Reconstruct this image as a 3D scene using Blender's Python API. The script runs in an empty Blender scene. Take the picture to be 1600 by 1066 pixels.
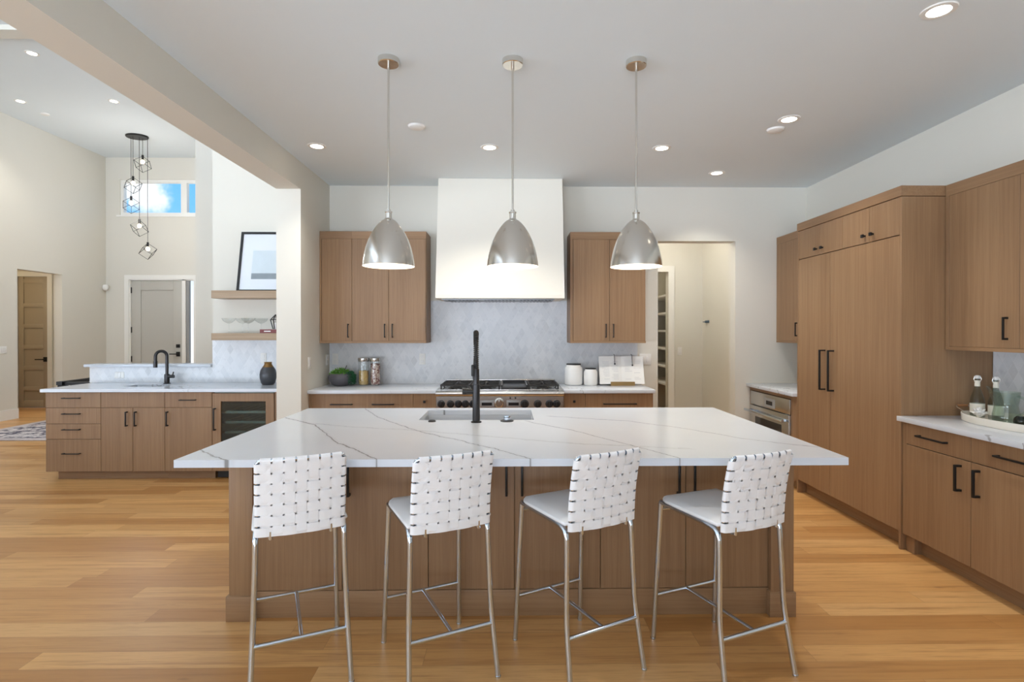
import bpy, bmesh, math, random
from mathutils import Vector, Matrix
random.seed(7)
PI = math.pi
scn = bpy.context.scene
COL = scn.collection

# ------------------------------------------------------------------ camera
H = 1.468
cam = bpy.data.cameras.new('camera'); cam_o = bpy.data.objects.new('camera', cam); COL.objects.link(cam_o)
cam.sensor_fit = 'HORIZONTAL'; cam.sensor_width = 36.0; cam.lens = 850.0 / 1600 * 36
cam.shift_x = -0.004967; cam.shift_y = -0.007057
cam.clip_start = 0.05; cam.clip_end = 200
cam_o.location = (0, 0, H)
cam_o.rotation_euler = (PI/2 - math.radians(.25), 0, -math.radians(.94))
scn.camera = cam_o
_m = cam_o.rotation_euler.to_matrix(); _rt, _up, _fw = _m @ Vector((1, 0, 0)), _m @ Vector((0, 1, 0)), _m @ Vector((0, 0, -1))
def at(px, py, Y):
    """real place in the room of a point seen in the photograph at depth Y"""
    r = _fw + _rt*((px-807.95)/850) - _up*((py-521.71)/850); k = Y/r.y
    return (r.x*k, Y, H+r.z*k)
# ------------------------------------------------------------------ colour management
vs = scn.view_settings
scn.display_settings.display_device = 'sRGB'
vs.view_transform = 'Standard'; vs.look = 'None'; vs.exposure = 0.45; vs.gamma = 1.0
vs.use_curve_mapping = False
scn.cycles.transparent_max_bounces = 32


def lin(c):
    return tuple(((v/255)/12.92 if v/255 <= .04045 else ((v/255+.055)/1.055)**2.4) for v in c) + (1,)


class NT:
    """small helper to write node trees"""
    def __init__(s, tree): s.t = tree; s.n = tree.nodes; s.l = tree.links
    def node(s, typ, **kw):
        n = s.n.new(typ)
        for k, v in kw.items(): setattr(n, k, v)
        return n
    def put(s, sock, v):
        if hasattr(v, 'links') or isinstance(v, bpy.types.NodeSocket): s.l.new(v, sock)
        else: sock.default_value = v
    def m(s, op, a, b=0.0, c=0.0):
        n = s.node('ShaderNodeMath', operation=op)
        for i, v in enumerate((a, b, c)): s.put(n.inputs[i], v)
        return n.outputs[0]
    def mix(s, f, a, b, mode='MIX'):
        n = s.node('ShaderNodeMix', data_type='RGBA', blend_type=mode)
        s.put(n.inputs[0], f); s.put(n.inputs[6], a); s.put(n.inputs[7], b)
        return n.outputs[2]
    def sm(s, v, a, b, x=0.0, y=1.0):
        n = s.node('ShaderNodeMapRange', interpolation_type='SMOOTHSTEP')
        for i, q in enumerate((v, a, b, x, y)): s.put(n.inputs[i], q)
        return n.outputs[0]
    def vec(s, x, y, z):
        n = s.node('ShaderNodeCombineXYZ')
        for i, v in enumerate((x, y, z)): s.put(n.inputs[i], v)
        return n.outputs[0]
    def sep(s, v):
        n = s.node('ShaderNodeSeparateXYZ'); s.put(n.inputs[0], v); return n.outputs
    def vmul(s, v, w):
        n = s.node('ShaderNodeVectorMath', operation='MULTIPLY'); s.put(n.inputs[0], v); s.put(n.inputs[1], w); return n.outputs[0]
    def noise(s, v, scale, detail=2, rough=.5, w=None, dim='3D'):
        n = s.node('ShaderNodeTexNoise', noise_dimensions='4D' if w is not None else dim)
        s.put(n.inputs['Vector'], v); s.put(n.inputs['Scale'], scale); s.put(n.inputs['Detail'], detail); s.put(n.inputs['Roughness'], rough)
        if w is not None: s.put(n.inputs['W'], w)
        return n.outputs[0]
    def white(s, v):
        n = s.node('ShaderNodeTexWhiteNoise', noise_dimensions='3D'); s.put(n.inputs['Vector'], v); return n.outputs


# ------------------------------------------------------------------ world (daylight sky)
world = bpy.data.worlds.new('sky'); scn.world = world; world.use_nodes = True
w = NT(world.node_tree); w.n.clear()
tc = w.node('ShaderNodeTexCoord').outputs['Generated']
x, y, z = w.sep(tc)
blue = w.mix(w.sm(z, 0.0, .7), lin((120, 196, 250)), lin((70, 150, 235)))
blue = w.mix(w.sm(z, .03, .2), lin((236, 242, 250)), blue)
dirn = Vector((-0.665, 1.0, 0.262)).normalized()
dp = w.node('ShaderNodeVectorMath', operation='DOT_PRODUCT'); w.put(dp.inputs[0], tc); dp.inputs[1].default_value = dirn
nz = w.noise(tc, 22, 4, .6)
blob = w.sm(w.m('ADD', dp.outputs['Value'], w.m('MULTIPLY', w.m('SUBTRACT', nz, .5), .0022)), .9991, .99985)
front = w.mix(w.m('MULTIPLY', blob, .9), blue, (1, 1, 1, 1))
cloud = w.mix(w.sm(w.noise(tc, 2.5, 5, .6), .42, .62), lin((200, 208, 220)), lin((222, 226, 232)))
allsky = w.mix(w.sm(y, -.2, .35), cloud, front)
rear_ground_fill = w.mix(w.sm(y, -.25, .1), (5.8, 6.7, 7.9, 1), (.85, .84, .82, 1))     # glowing unseen ground added behind the camera to brighten the ceiling
full = w.mix(w.sm(z, -.03, .03), rear_ground_fill, allsky)
bg = w.node('ShaderNodeBackground'); w.put(bg.inputs[0], full); bg.inputs[1].default_value = 1.0
out = w.node('ShaderNodeOutputWorld'); w.l.new(bg.outputs[0], out.inputs[0])


# ------------------------------------------------------------------ large area fill lights added behind the camera
def area(name, loc, target, sx, sy, power, col=(1, 1, 1)):
    L = bpy.data.lights.new(name, 'AREA'); L.shape = 'RECTANGLE'; L.size = sx; L.size_y = sy; L.energy = power; L.color = col
    o = bpy.data.objects.new(name, L); COL.objects.link(o); o.location = loc
    o.rotation_euler = (Vector(target) - Vector(loc)).to_track_quat('-Z', 'Y').to_euler()
    return o
area('rear_fill_light', (-2.2, -2.9, 1.7), (-1.4, 4, 1.3), 5.0, 2.4, 36, (.90, .96, 1))  # added fill from the open rear, no window is modelled there
area('great_room_fill_light', (-6.0, -2.9, 2.6), (-4.5, 8, 2.0), 4.5, 4.2, 8, (.90, .96, 1))  # added fill for the great room, its source is unseen

# ------------------------------------------------------------------ materials
MATS = {}
def base(name):
    m = bpy.data.materials.new(name); m.use_nodes = True
    t = NT(m.node_tree); p = t.n['Principled BSDF']; MATS[name] = m
    return m, t, p
def simple(name, col, rough=.5, metal=0, spec=.5, emit=None, es=0, noise=0, coat=0):
    m, t, p = base(name)
    c = lin(col); p.inputs['Base Color'].default_value = c
    if noise:
        n = t.noise(t.node('ShaderNodeTexCoord').outputs['Object'], 14, 3)
        c2 = tuple(v*(1-noise) for v in c[:3]) + (1,)
        t.put(p.inputs['Base Color'], t.mix(n, c, c2))
    p.inputs['Roughness'].default_value = rough; p.inputs['Metallic'].default_value = metal
    p.inputs['Specular IOR Level'].default_value = spec
    if coat: p.inputs['Coat Weight'].default_value = coat; p.inputs['Coat Roughness'].default_value = .1
    if emit: p.inputs['Emission Color'].default_value = lin(emit); p.inputs['Emission Strength'].default_value = es
    return m

def paint(name, col, bump=.02):
    m, t, p = base(name)
    pos = t.node('ShaderNodeNewGeometry').outputs['Position']
    n = t.noise(pos, 1.3, 2)
    c = lin(col); t.put(p.inputs['Base Color'], t.mix(n, c, tuple(v*.97 for v in c[:3])+(1,)))
    p.inputs['Roughness'].default_value = .7; p.inputs['Specular IOR Level'].default_value = .25
    b = t.node('ShaderNodeBump'); b.inputs['Strength'].default_value = bump; b.inputs['Distance'].default_value = .002
    t.put(b.inputs['Height'], t.noise(pos, 220, 2)); t.l.new(b.outputs[0], p.inputs['Normal'])
    return m
wall_m = paint('wall_paint', (222, 218, 207))
ceil_m = paint('ceiling_paint', (228, 236, 240))
trim_m = simple('trim_paint', (238, 236, 230), .45)
hood_m = paint('hood_plaster', (240, 235, 223))

def wood(name, c1, c2, grain, rough=.42):
    """rift-sawn oak veneer; grain runs along the given local axis"""
    m, t, p = base(name)
    co = t.node('ShaderNodeTexCoord').outputs['Object']; rnd = t.node('ShaderNodeObjectInfo').outputs['Random']
    W = t.m('MULTIPLY', rnd, 37.0)
    sc = [46, 46, 46]; sc['xyz'.index(grain)] = .9
    sf = [180, 180, 180]; sf['xyz'.index(grain)] = 5
    sb = [5, 5, 5]; sb['xyz'.index(grain)] = .45
    a = t.noise(t.vmul(co, tuple(sc)), 1, 3, .6, W)
    b = t.noise(t.vmul(co, tuple(sf)), 1, 2, .6, W)
    c = t.noise(t.vmul(co, tuple(sb)), 1, 2, .5, W)
    f = t.m('ADD', t.m('MULTIPLY', a, .5), t.m('ADD', t.m('MULTIPLY', b, .28), t.m('MULTIPLY', c, .34)))
    colr = t.mix(t.sm(f, .36, .76), lin(c1), lin(c2))
    hs = t.node('ShaderNodeHueSaturation'); t.put(hs.inputs['Value'], t.m('ADD', .955, t.m('MULTIPLY', rnd, .09))); t.put(hs.inputs['Color'], colr)
    t.l.new(hs.outputs[0], p.inputs['Base Color']); p.inputs['Roughness'].default_value = rough; p.inputs['Specular IOR Level'].default_value = .4
    bp = t.node('ShaderNodeBump'); bp.inputs['Strength'].default_value = .06; bp.inputs['Distance'].default_value = .001
    t.put(bp.inputs['Height'], b); t.l.new(bp.outputs[0], p.inputs['Normal'])
    return m
OAK1, OAK2 = (156, 124, 92), (135, 103, 74)
oak_v = wood('oak_veneer_vertical', OAK1, OAK2, 'z')
oak_h = wood('oak_veneer_horizontal', OAK1, OAK2, 'x')
oak_y = wood('oak_veneer_depth', OAK1, OAK2, 'y')
shelf_w = wood('shelf_oak', (182, 158, 130), (158, 133, 106), 'x')

def floor_mat():
    m, t, p = base('oak_plank_floor')
    pos = t.node('ShaderNodeNewGeometry').outputs['Position']; x, y, z = t.sep(pos)
    PW, PL = .128, 1.75
    r = t.m('DIVIDE', t.m('ADD', y, .045), PW); row = t.m('FLOOR', r); fr = t.m('FRACT', r)
    ro = t.white(t.vec(row, 3.3, 1.1))[0]
    u = t.m('ADD', t.m('DIVIDE', x, PL), t.m('MULTIPLY', ro, 7.3)); ix = t.m('FLOOR', u); fu = t.m('FRACT', u)
    rc = t.white(t.vec(row, ix, 5.7)); v1 = rc[0]
    r2 = t.white(t.vec(ix, row, 9.1))[0]
    ofs = t.m('MULTIPLY', v1, 31.0)
    g = t.noise(t.vec(t.m('MULTIPLY', t.m('ADD', x, ofs), 1.6), t.m('MULTIPLY', y, 34), ofs), 1, 4, .62)
    g2 = t.noise(t.vec(t.m('MULTIPLY', t.m('ADD', x, ofs), 9), t.m('MULTIPLY', y, 190), ofs), 1, 2, .6)
    g3 = t.noise(t.vec(t.m('MULTIPLY', t.m('ADD', x, ofs), 1.1), t.m('MULTIPLY', y, 9), ofs), 1.2, 3, .55)
    tone = t.mix(t.sm(v1, .05, .95), lin((214, 164, 104)), lin((182, 130, 74)))
    tone = t.mix(t.m('MULTIPLY', t.sm(r2, .55, 1.0), .6), tone, lin((220, 176, 120)))
    tone = t.mix(t.m('MULTIPLY', t.sm(g, .46, .78), .7), tone, lin((156, 106, 58)))
    tone = t.mix(t.m('MULTIPLY', t.sm(g3, .52, .72), .35), tone, lin((164, 114, 66)))
    tone = t.mix(t.m('MULTIPLY', t.sm(g2, .5, .8), .4), tone, lin((160, 110, 62)))
    kn = t.noise(t.vec(t.m('MULTIPLY', x, 3.0), t.m('MULTIPLY', y, 11), 2.2), 1, 3, .6)
    tone = t.mix(t.m('MULTIPLY', t.sm(kn, .69, .8), .6), tone, lin((112, 72, 44)))
    e1 = t.m('MINIMUM', fr, t.m('SUBTRACT', 1, fr)); e2 = t.m('MULTIPLY', t.m('MINIMUM', fu, t.m('SUBTRACT', 1, fu)), PL/PW)
    gap = t.m('SUBTRACT', 1, t.sm(t.m('MINIMUM', e1, e2), .002, .012))
    tone = t.mix(t.m('MULTIPLY', gap, .45), tone, lin((96, 64, 38)))
    t.put(p.inputs['Base Color'], tone)
    t.put(p.inputs['Roughness'], t.m('ADD', .3, t.m('MULTIPLY', g, .12))); p.inputs['Specular IOR Level'].default_value = .45
    b = t.node('ShaderNodeBump'); b.inputs['Strength'].default_value = .12; b.inputs['Distance'].default_value = .002
    t.put(b.inputs['Height'], t.m('SUBTRACT', t.m('MULTIPLY', g2, .3), gap)); t.l.new(b.outputs[0], p.inputs['Normal'])
    return m
floor_m = floor_mat()

def quartz(name, veins=None):
    m, t, p = base(name)
    pos = t.node('ShaderNodeNewGeometry').outputs['Position']; x, y, z = t.sep(pos)
    nb = t.noise(pos, 3.0, 3)
    col = t.mix(nb, lin((211, 217, 225)), lin((204, 209, 217)))
    wob = t.m('MULTIPLY', t.m('SUBTRACT', t.noise(t.vec(x, y, 0), 9, 4, .65), .5), .075)
    if veins:
        thick = t.m('ADD', .4, t.m('MULTIPLY', t.noise(pos, 5, 2), 1.2))
        for pts, wd, k in veins:
            x0, x1 = pts[0][0], pts[-1][0]
            fc = t.node('ShaderNodeFloatCurve'); cu = fc.mapping.curves[0]
            P = [((a-x0)/(x1-x0), (b-2.3)/1.9) for a, b in pts]
            cu.points[0].location = P[0]; cu.points[1].location = P[-1]
            for q in P[1:-1]: cu.points.new(*q)
            for q in cu.points: q.handle_type = 'VECTOR'
            fc.mapping.update()
            u = t.m('DIVIDE', t.m('SUBTRACT', x, x0), x1-x0)
            t.put(fc.inputs['Value'], u)
            fy = t.m('ADD', t.m('MULTIPLY', fc.outputs[0], 1.9), 2.3)
            d = t.m('ABSOLUTE', t.m('SUBTRACT', t.m('ADD', y, wob), fy))
            ww = t.m('MULTIPLY', thick, wd)
            core = t.m('SUBTRACT', 1, t.sm(d, t.m('MULTIPLY', ww, .3), ww))
            halo = t.m('MULTIPLY', t.m('SUBTRACT', 1, t.sm(d, 0, .045)), .12)
            rng = t.m('MULTIPLY', t.sm(u, -.005, .02), t.sm(u, 1.005, .98))
            msk = t.m('MULTIPLY', t.m('MULTIPLY', t.m('MAXIMUM', core, halo), rng), k)
            col = t.mix(msk, col, lin((112, 110, 108)))
    else:
        n = t.noise(pos, 1.1, 5, .55); d = t.m('ABSOLUTE', t.m('SUBTRACT', n, .5))
        core = t.m('SUBTRACT', 1, t.sm(d, .0006, .0045)); mk = t.sm(t.noise(pos, 1.7, 2), .45, .6)
        col = t.mix(t.m('MULTIPLY', t.m('MULTIPLY', core, mk), .75), col, lin((120, 116, 112)))
    t.put(p.inputs['Base Color'], col); p.inputs['Roughness'].default_value = .16; p.inputs['Specular IOR Level'].default_value = .45
    return m
VEINS = [
 ([(-1.475, 3.60), (-1.171, 3.314), (-0.958, 2.934), (-0.86, 2.758), (-0.744, 2.631), (-0.628, 2.477), (-0.545, 2.35)], .010, .72),
 ([(-1.06, 4.03), (-0.862, 3.603), (-0.596, 3.215), (-0.456, 3.031), (-0.245, 2.815), (-0.1, 2.658), (0.032, 2.503), (0.145, 2.35)], .009, .70),
 ([(0.10, 3.45), (0.158, 3.36), (0.364, 3.116), (0.505, 2.871), (0.638, 2.645), (0.725, 2.492), (0.80, 2.35)], .009, .70),
 ([(0.25, 3.63), (0.756, 3.422), (1.039, 3.146), (1.23, 2.859), (1.426, 2.693), (1.53, 2.63)], .008, .6),
 ([(-1.475, 2.623), (-1.325, 2.474), (-1.20, 2.38)], .010, .8),
 ([(-1.273, 3.40), (-0.883, 3.22), (-0.566, 3.131), (-0.2, 2.98), (.3, 2.75), (.9, 2.6)], .006, .4),
 ([(-.62, 4.03), (-.45, 3.90), (-.3, 3.72), (-.1, 3.5)], .009, .8)]
quartz_i = quartz('island_quartz', VEINS)
quartz_m = quartz('quartz')

def splash_mat():
    m, t, p = base('marble_mosaic')
    pos = t.node('ShaderNodeNewGeometry').outputs['Position']; x, y, z = t.sep(pos)
    h = t.m('ADD', x, y)          # runs along either wall
    a = t.m('DIVIDE', t.m('ADD', h, t.m('MULTIPLY', z, .62)), .075); b = t.m('DIVIDE', t.m('SUBTRACT', h, t.m('MULTIPLY', z, .62)), .075)
    fa, fb = t.m('FRACT', a), t.m('FRACT', b)
    rn = t.white(t.vec(t.m('FLOOR', a), t.m('FLOOR', b), 1.7))[0]; r2 = t.white(t.vec(t.m('FLOOR', b), t.m('FLOOR', a), 4.7))[0]
    soft = t.noise(t.vec(h, t.m('ADD', z, t.m('MULTIPLY', rn, 5)), rn), 16, 4, .6)
    col = t.mix(rn, lin((226, 228, 231)), lin((213, 216, 220)))
    col = t.mix(t.m('MULTIPLY', t.sm(soft, .5, .8), .4), col, lin((172, 176, 182)))
    col = t.mix(t.m('MULTIPLY', t.sm(r2, .95, 1.0), .3), col, lin((170, 172, 174)))
    e = t.m('MINIMUM', t.m('MINIMUM', fa, t.m('SUBTRACT', 1, fa)), t.m('MINIMUM', fb, t.m('SUBTRACT', 1, fb)))
    g = t.m('SUBTRACT', 1, t.sm(e, .015, .045))
    col = t.mix(t.m('MULTIPLY', g, .35), col, lin((234, 235, 237)))
    t.put(p.inputs['Base Color'], col); p.inputs['Roughness'].default_value = .3
    bp = t.node('ShaderNodeBump'); bp.inputs['Strength'].default_value = .15; bp.inputs['Distance'].default_value = .002
    t.put(bp.inputs['Height'], t.m('SUBTRACT', 1, g)); t.l.new(bp.outputs[0], p.inputs['Normal'])
    return m
splash_m = splash_mat()

def brushed(name, col, rough, axis):
    m, t, p = base(name)
    co = t.node('ShaderNodeTexCoord').outputs['Object']
    s = [300, 300, 300]; s['xyz'.index(axis)] = 3
    n = t.noise(t.vmul(co, tuple(s)), 1, 2)
    p.inputs['Base Color'].default_value = lin(col); p.inputs['Metallic'].default_value = 1
    t.put(p.inputs['Roughness'], t.m('ADD', rough-.04, t.m('MULTIPLY', n, .08)))
    return m
steel = brushed('brushed_steel', (205, 205, 203), .24, 'x')
def spun(name, col, rough, an):
    m, t, p = base(name)
    p.inputs['Base Color'].default_value = lin(col); p.inputs['Metallic'].default_value = 1; p.inputs['Roughness'].default_value = rough
    p.inputs['Anisotropic'].default_value = an
    tg = t.node('ShaderNodeTangent', direction_type='RADIAL', axis='Z'); t.l.new(tg.outputs[0], p.inputs['Tangent'])
    return m
nickel = spun('brushed_nickel', (216, 213, 207), .2, .55)
sinksteel = brushed('sink_steel', (215, 216, 218), .35, 'y')
chrome = simple('chrome', (212, 225, 240), .12, 1)
black = simple('matte_black_metal', (30, 29, 29), .42, .3)
gunmetal = simple('black_stainless', (62, 61, 62), .3, .8)
iron = simple('cast_iron', (48, 47, 47), .55, .2)
knobblk = simple('dark_knob', (52, 52, 54), .3, .5)
vinyl = simple('white_leatherette', (238, 239, 241), .45)
whitegloss = simple('white_ceramic', (236, 235, 233), .2)
plastic = simple('white_plastic', (235, 234, 230), .4)
liner = simple('white_enamel', (244, 238, 228), .5)
darkgap = simple('black_plastic', (20, 20, 21), .5)
glowW = simple('lamp_lens', (255, 255, 255), .5, emit=(255, 244, 226), es=9)
bulb_m = simple('bulb_glow', (255, 255, 255), .5, emit=(255, 226, 180), es=6)
doorgrey = simple('greige_door_paint', (190, 187, 178), .45)
doortan = simple('tan_door_paint', (176, 162, 140), .45)
rose = simple('dusty_red_cover', (132, 74, 74), .6)
paper = simple('paper', (240, 239, 236), .7)
ink = simple('grey_print', (196, 198, 204), .8)
goldwood = simple('golden_brown_wood', (150, 122, 74), .5, noise=.2)
bowlwood = simple('amber_wood', (190, 128, 52), .45, noise=.3)
yellowm = simple('yellow_fruit', (232, 186, 40), .45, noise=.15)
vasedark = simple('charcoal_glaze', (74, 74, 78), .3, .15, noise=.2)
bronze = simple('bronze_glaze', (150, 112, 60), .28, .6, noise=.3)
potgrey = simple('grey_matte_pot', (92, 90, 97), .45, noise=.1)
leafL = simple('light_green_leaf', (116, 178, 72), .5, noise=.35)
leafD = simple('dark_green_leaf', (40, 104, 68), .5, noise=.35)
pasta = simple('pasta_shells', (214, 184, 122), .6, noise=.3)
beans = simple('pink_speckled_beans', (196, 158, 146), .6, noise=.5)
traywhite = simple('whitewashed_wood', (232, 226, 214), .5, noise=.06)
rope = simple('tan_leather', (160, 110, 70), .6)
matboard = simple('mat_board', (238, 238, 244), .6)
printblue = simple('pale_blue_print', (222, 230, 236), .6, noise=.12)
printgrey = simple('grey_print_band', (140, 148, 154), .6, noise=.4)
label_m = simple('cream_label', (236, 232, 218), .6)
display_m = simple('dark_display', (40, 42, 46), .15)
panelgrey = simple('grey_display_plate', (170, 172, 174), .3, .3)
tape_m = simple('blue_grey_bracket', (72, 90, 108), .5)

def glass(name, tint, spec=1.0, base_op=0.0, opc=(255, 255, 255)):
    m, t, p = base(name); t.n.remove(p)
    o = t.n['Material Output']
    tr = t.node('ShaderNodeBsdfTransparent'); tr.inputs[0].default_value = lin(tint)
    gl = t.node('ShaderNodeBsdfGlossy'); gl.inputs['Roughness'].default_value = .03
    lw = t.node('ShaderNodeLayerWeight'); lw.inputs[0].default_value = .5
    fz = t.m('ADD', .04, t.m('MULTIPLY', t.m('POWER', lw.outputs['Facing'], 4.0), .6))
    mx = t.node('ShaderNodeMixShader'); t.put(mx.inputs[0], t.m('MULTIPLY', fz, spec))
    t.l.new(tr.outputs[0], mx.inputs[1]); t.l.new(gl.outputs[0], mx.inputs[2])
    t.l.new(mx.outputs[0], o.inputs[0])
    return m
clear = glass('clear_glass', (252, 253, 253))
greenglass = glass('pale_green_glass', (238, 244, 240), 1.3)
darkglass = glass('smoked_cooler_glass', (186, 198, 196), 1.6)
bottleglass = glass('bottle_glass', (228, 232, 228))

def rug_mat():
    m, t, p = base('patterned_rug')
    pos = t.node('ShaderNodeNewGeometry').outputs['Position']
    n = t.noise(pos, 5, 5, .7); n2 = t.noise(pos, 17, 3, .6)
    x, y, z = t.sep(pos)
    col = t.mix(t.sm(n, .42, .56), lin((206, 198, 198)), lin((84, 80, 96)))
    col = t.mix(t.m('MULTIPLY', t.sm(n2, .52, .62), .7), col, lin((216, 210, 208)))
    col = t.mix(t.m('MULTIPLY', t.sm(t.noise(pos, 8, 2), .62, .7), .6), col, lin((120, 84, 84)))
    bx = t.m('MINIMUM', t.m('SUBTRACT', x, -7.58), t.m('SUBTRACT', y, 7.40))
    col = t.mix(t.m('MULTIPLY', t.sm(bx, .16, .10), .8), col, lin((196, 184, 182)))
    t.put(p.inputs['Base Color'], col); p.inputs['Roughness'].default_value = .95
    return m
rug_m = rug_mat()


# ------------------------------------------------------------------ mesh building
class MB:
    def __init__(s): s.b = bmesh.new()
    def box(s, x0, x1, y0, y1, z0, z1, bev=0.0, seg=2):
        x0, x1 = min(x0, x1), max(x0, x1); y0, y1 = min(y0, y1), max(y0, y1); z0, z1 = min(z0, z1), max(z0, z1)
        g = bmesh.ops.create_cube(s.b, size=1)
        vs_ = g['verts']
        for v in vs_: v.co = Vector(((x0+x1)/2+v.co.x*(x1-x0), (y0+y1)/2+v.co.y*(y1-y0), (z0+z1)/2+v.co.z*(z1-z0)))
        if bev:
            es = list({e for v in vs_ for e in v.link_edges})
            bmesh.ops.bevel(s.b, geom=es, offset=bev, segments=seg, affect='EDGES', profile=.5)
        return s
    def tube(s, pts, r, n=12, cap=True, smooth=0):
        pts = [Vector(p) for p in pts]
        if smooth: pts = fillet(pts, smooth)
        rs = r if isinstance(r, (list, tuple)) else [r]*len(pts)
        rings = []; prev = None
        for i, p in enumerate(pts):
            d = (pts[min(i+1, len(pts)-1)] - pts[max(i-1, 0)]).normalized()
            if prev is None:
                a = Vector((0, 0, 1)) if abs(d.z) < .9 else Vector((1, 0, 0))
                u = d.cross(a).normalized()
            else:
                u = (prev - d*prev.dot(d)).normalized()
            prev = u; v = d.cross(u)
            rings.append([s.b.verts.new(p + (u*math.cos(2*PI*k/n) + v*math.sin(2*PI*k/n))*rs[i]) for k in range(n)])
        for a, b in zip(rings, rings[1:]):
            for k in range(n): s.b.faces.new((a[k], a[(k+1) % n], b[(k+1) % n], b[k]))
        if cap: s.b.faces.new(rings[0][::-1]); s.b.faces.new(rings[-1])
        return s
    def bar(s, a, b, w, h):
        """square bar between two points"""
        a, b = Vector(a), Vector(b); d = (b-a).normalized()
        up = Vector((0, 0, 1)) if abs(d.z) < .9 else Vector((0, 1, 0))
        u = d.cross(up).normalized(); v = u.cross(d)
        R = []
        for p in (a, b): R.append([s.b.verts.new(p+u*(i*w/2)+v*(j*h/2)) for i, j in ((-1, -1), (1, -1), (1, 1), (-1, 1))])
        for k in range(4): s.b.faces.new((R[0][k], R[0][(k+1) % 4], R[1][(k+1) % 4], R[1][k]))
        s.b.faces.new(R[0][::-1]); s.b.faces.new(R[1]); return s
    def lathe(s, prof, c=(0, 0, 0), n=32, sx=1, sy=1):
        rings = []
        for r, z in prof:
            if r < 1e-6: rings.append([s.b.verts.new((c[0], c[1], c[2]+z))])
            else: rings.append([s.b.verts.new((c[0]+r*sx*math.cos(2*PI*k/n), c[1]+r*sy*math.sin(2*PI*k/n), c[2]+z)) for k in range(n)])
        for a, b in zip(rings, rings[1:]):
            for k in range(n):
                if len(a) == 1 and len(b) == 1: continue
                if len(a) == 1: s.b.faces.new((a[0], b[(k+1) % n], b[k]))
                elif len(b) == 1: s.b.faces.new((a[k], a[(k+1) % n], b[0]))
                else: s.b.faces.new((a[k], a[(k+1) % n], b[(k+1) % n], b[k]))
        return s
    def disc(s, c, r, axis='z', h=.01, n=24):
        c = Vector(c); ax = {'x': Vector((1, 0, 0)), 'y': Vector((0, 1, 0)), 'z': Vector((0, 0, 1))}[axis]
        return s.tube([c-ax*h/2, c+ax*h/2], r, n)
    def prism(s, poly, axis, a, b):
        """poly in the other two axes, extruded a..b along axis"""
        def P(p, t):
            return {'x': (t, p[0], p[1]), 'y': (p[0], t, p[1]), 'z': (p[0], p[1], t)}[axis]
        A = [s.b.verts.new(P(p, a)) for p in poly]; B = [s.b.verts.new(P(p, b)) for p in poly]
        n = len(poly)
        for k in range(n): s.b.faces.new((A[k], A[(k+1) % n], B[(k+1) % n], B[k]))
        s.b.faces.new(A[::-1]); s.b.faces.new(B); return s
    def ball(s, c, r, sub=2, sc=(1, 1, 1)):
        g = bmesh.ops.create_icosphere(s.b, subdivisions=sub, radius=r)
        for v in g['verts']: v.co = Vector((v.co.x*sc[0], v.co.y*sc[1], v.co.z*sc[2])) + Vector(c)
        return s
    def build(s, name, mat, parent=None, off=(0, 0, 0), smooth=True, label=None):
        bmesh.ops.recalc_face_normals(s.b, faces=s.b.faces)
        off = Vector(off)
        for v in s.b.verts: v.co -= off
        me = bpy.data.meshes.new(name); s.b.to_mesh(me); s.b.free()
        me.materials.append(mat)
        if smooth:
            for p in me.polygons: p.use_smooth = True
            me.set_sharp_from_angle(angle=math.radians(32))
        o = bpy.data.objects.new(name, me); COL.objects.link(o)
        if parent is not None: o.parent = parent
        else: o.location = off
        if label: o['label'] = label
        return o


def fillet(pts, r, n=7):
    out = [pts[0]]
    for a, p, b in zip(pts, pts[1:], pts[2:]):
        d1, d2 = (a-p), (b-p); k = min(r, d1.length*.49, d2.length*.49)
        s, e = p+d1.normalized()*k, p+d2.normalized()*k
        for i in range(n+1):
            t = i/n; out.append(s*(1-t)**2 + p*2*t*(1-t) + e*t*t)
    out.append(pts[-1]); return out


def thing(name, label, cat, loc=(0, 0, 0), rz=0, group=None):
    o = bpy.data.objects.new(name, None); COL.objects.link(o); o.empty_display_size = .1
    o.location = loc; o.rotation_euler = (0, 0, rz); o['label'] = label; o['category'] = cat
    if group: o['group'] = group
    return o
def tag(o, label, cat, group=None):
    o['label'] = label; o['category'] = cat
    if group: o['group'] = group
    return o
def struct(o): o['kind'] = 'structure'; return o
def copy_tree(o, parent=None):
    c = o.copy(); COL.objects.link(c)
    if parent: c.parent = parent
    for ch in [q for q in bpy.data.objects if q.parent == o]: copy_tree(ch, c)
    return c
def boxes(*bs):
    m = MB()
    for b in bs: m.box(*b)
    return m

# ------------------------------------------------------------------ setting
YB, XR, XL, XW0, XW1, ZC, ZH = 5.90, 3.267, -8.28, -2.15, -1.924, 3.04, 5.05
YE = 11.344
struct(boxes((-10.6, 3.5, -3.0, 11.6, -.1, 0)).build('floor', floor_m))
c = struct(boxes((XW1, 3.45, -3.0, YB+.15, ZC, ZC+.12)).build('ceiling', ceil_m))
c = struct(boxes((XL-.2, XW0, -3.0, YE+.2, ZH, ZH+.12)).build('ceiling_great_room', ceil_m))
struct(boxes((XL, XW0, 6.46, 6.66, ZH-.06, ZH)).build('trim_1', wall_m))
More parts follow.
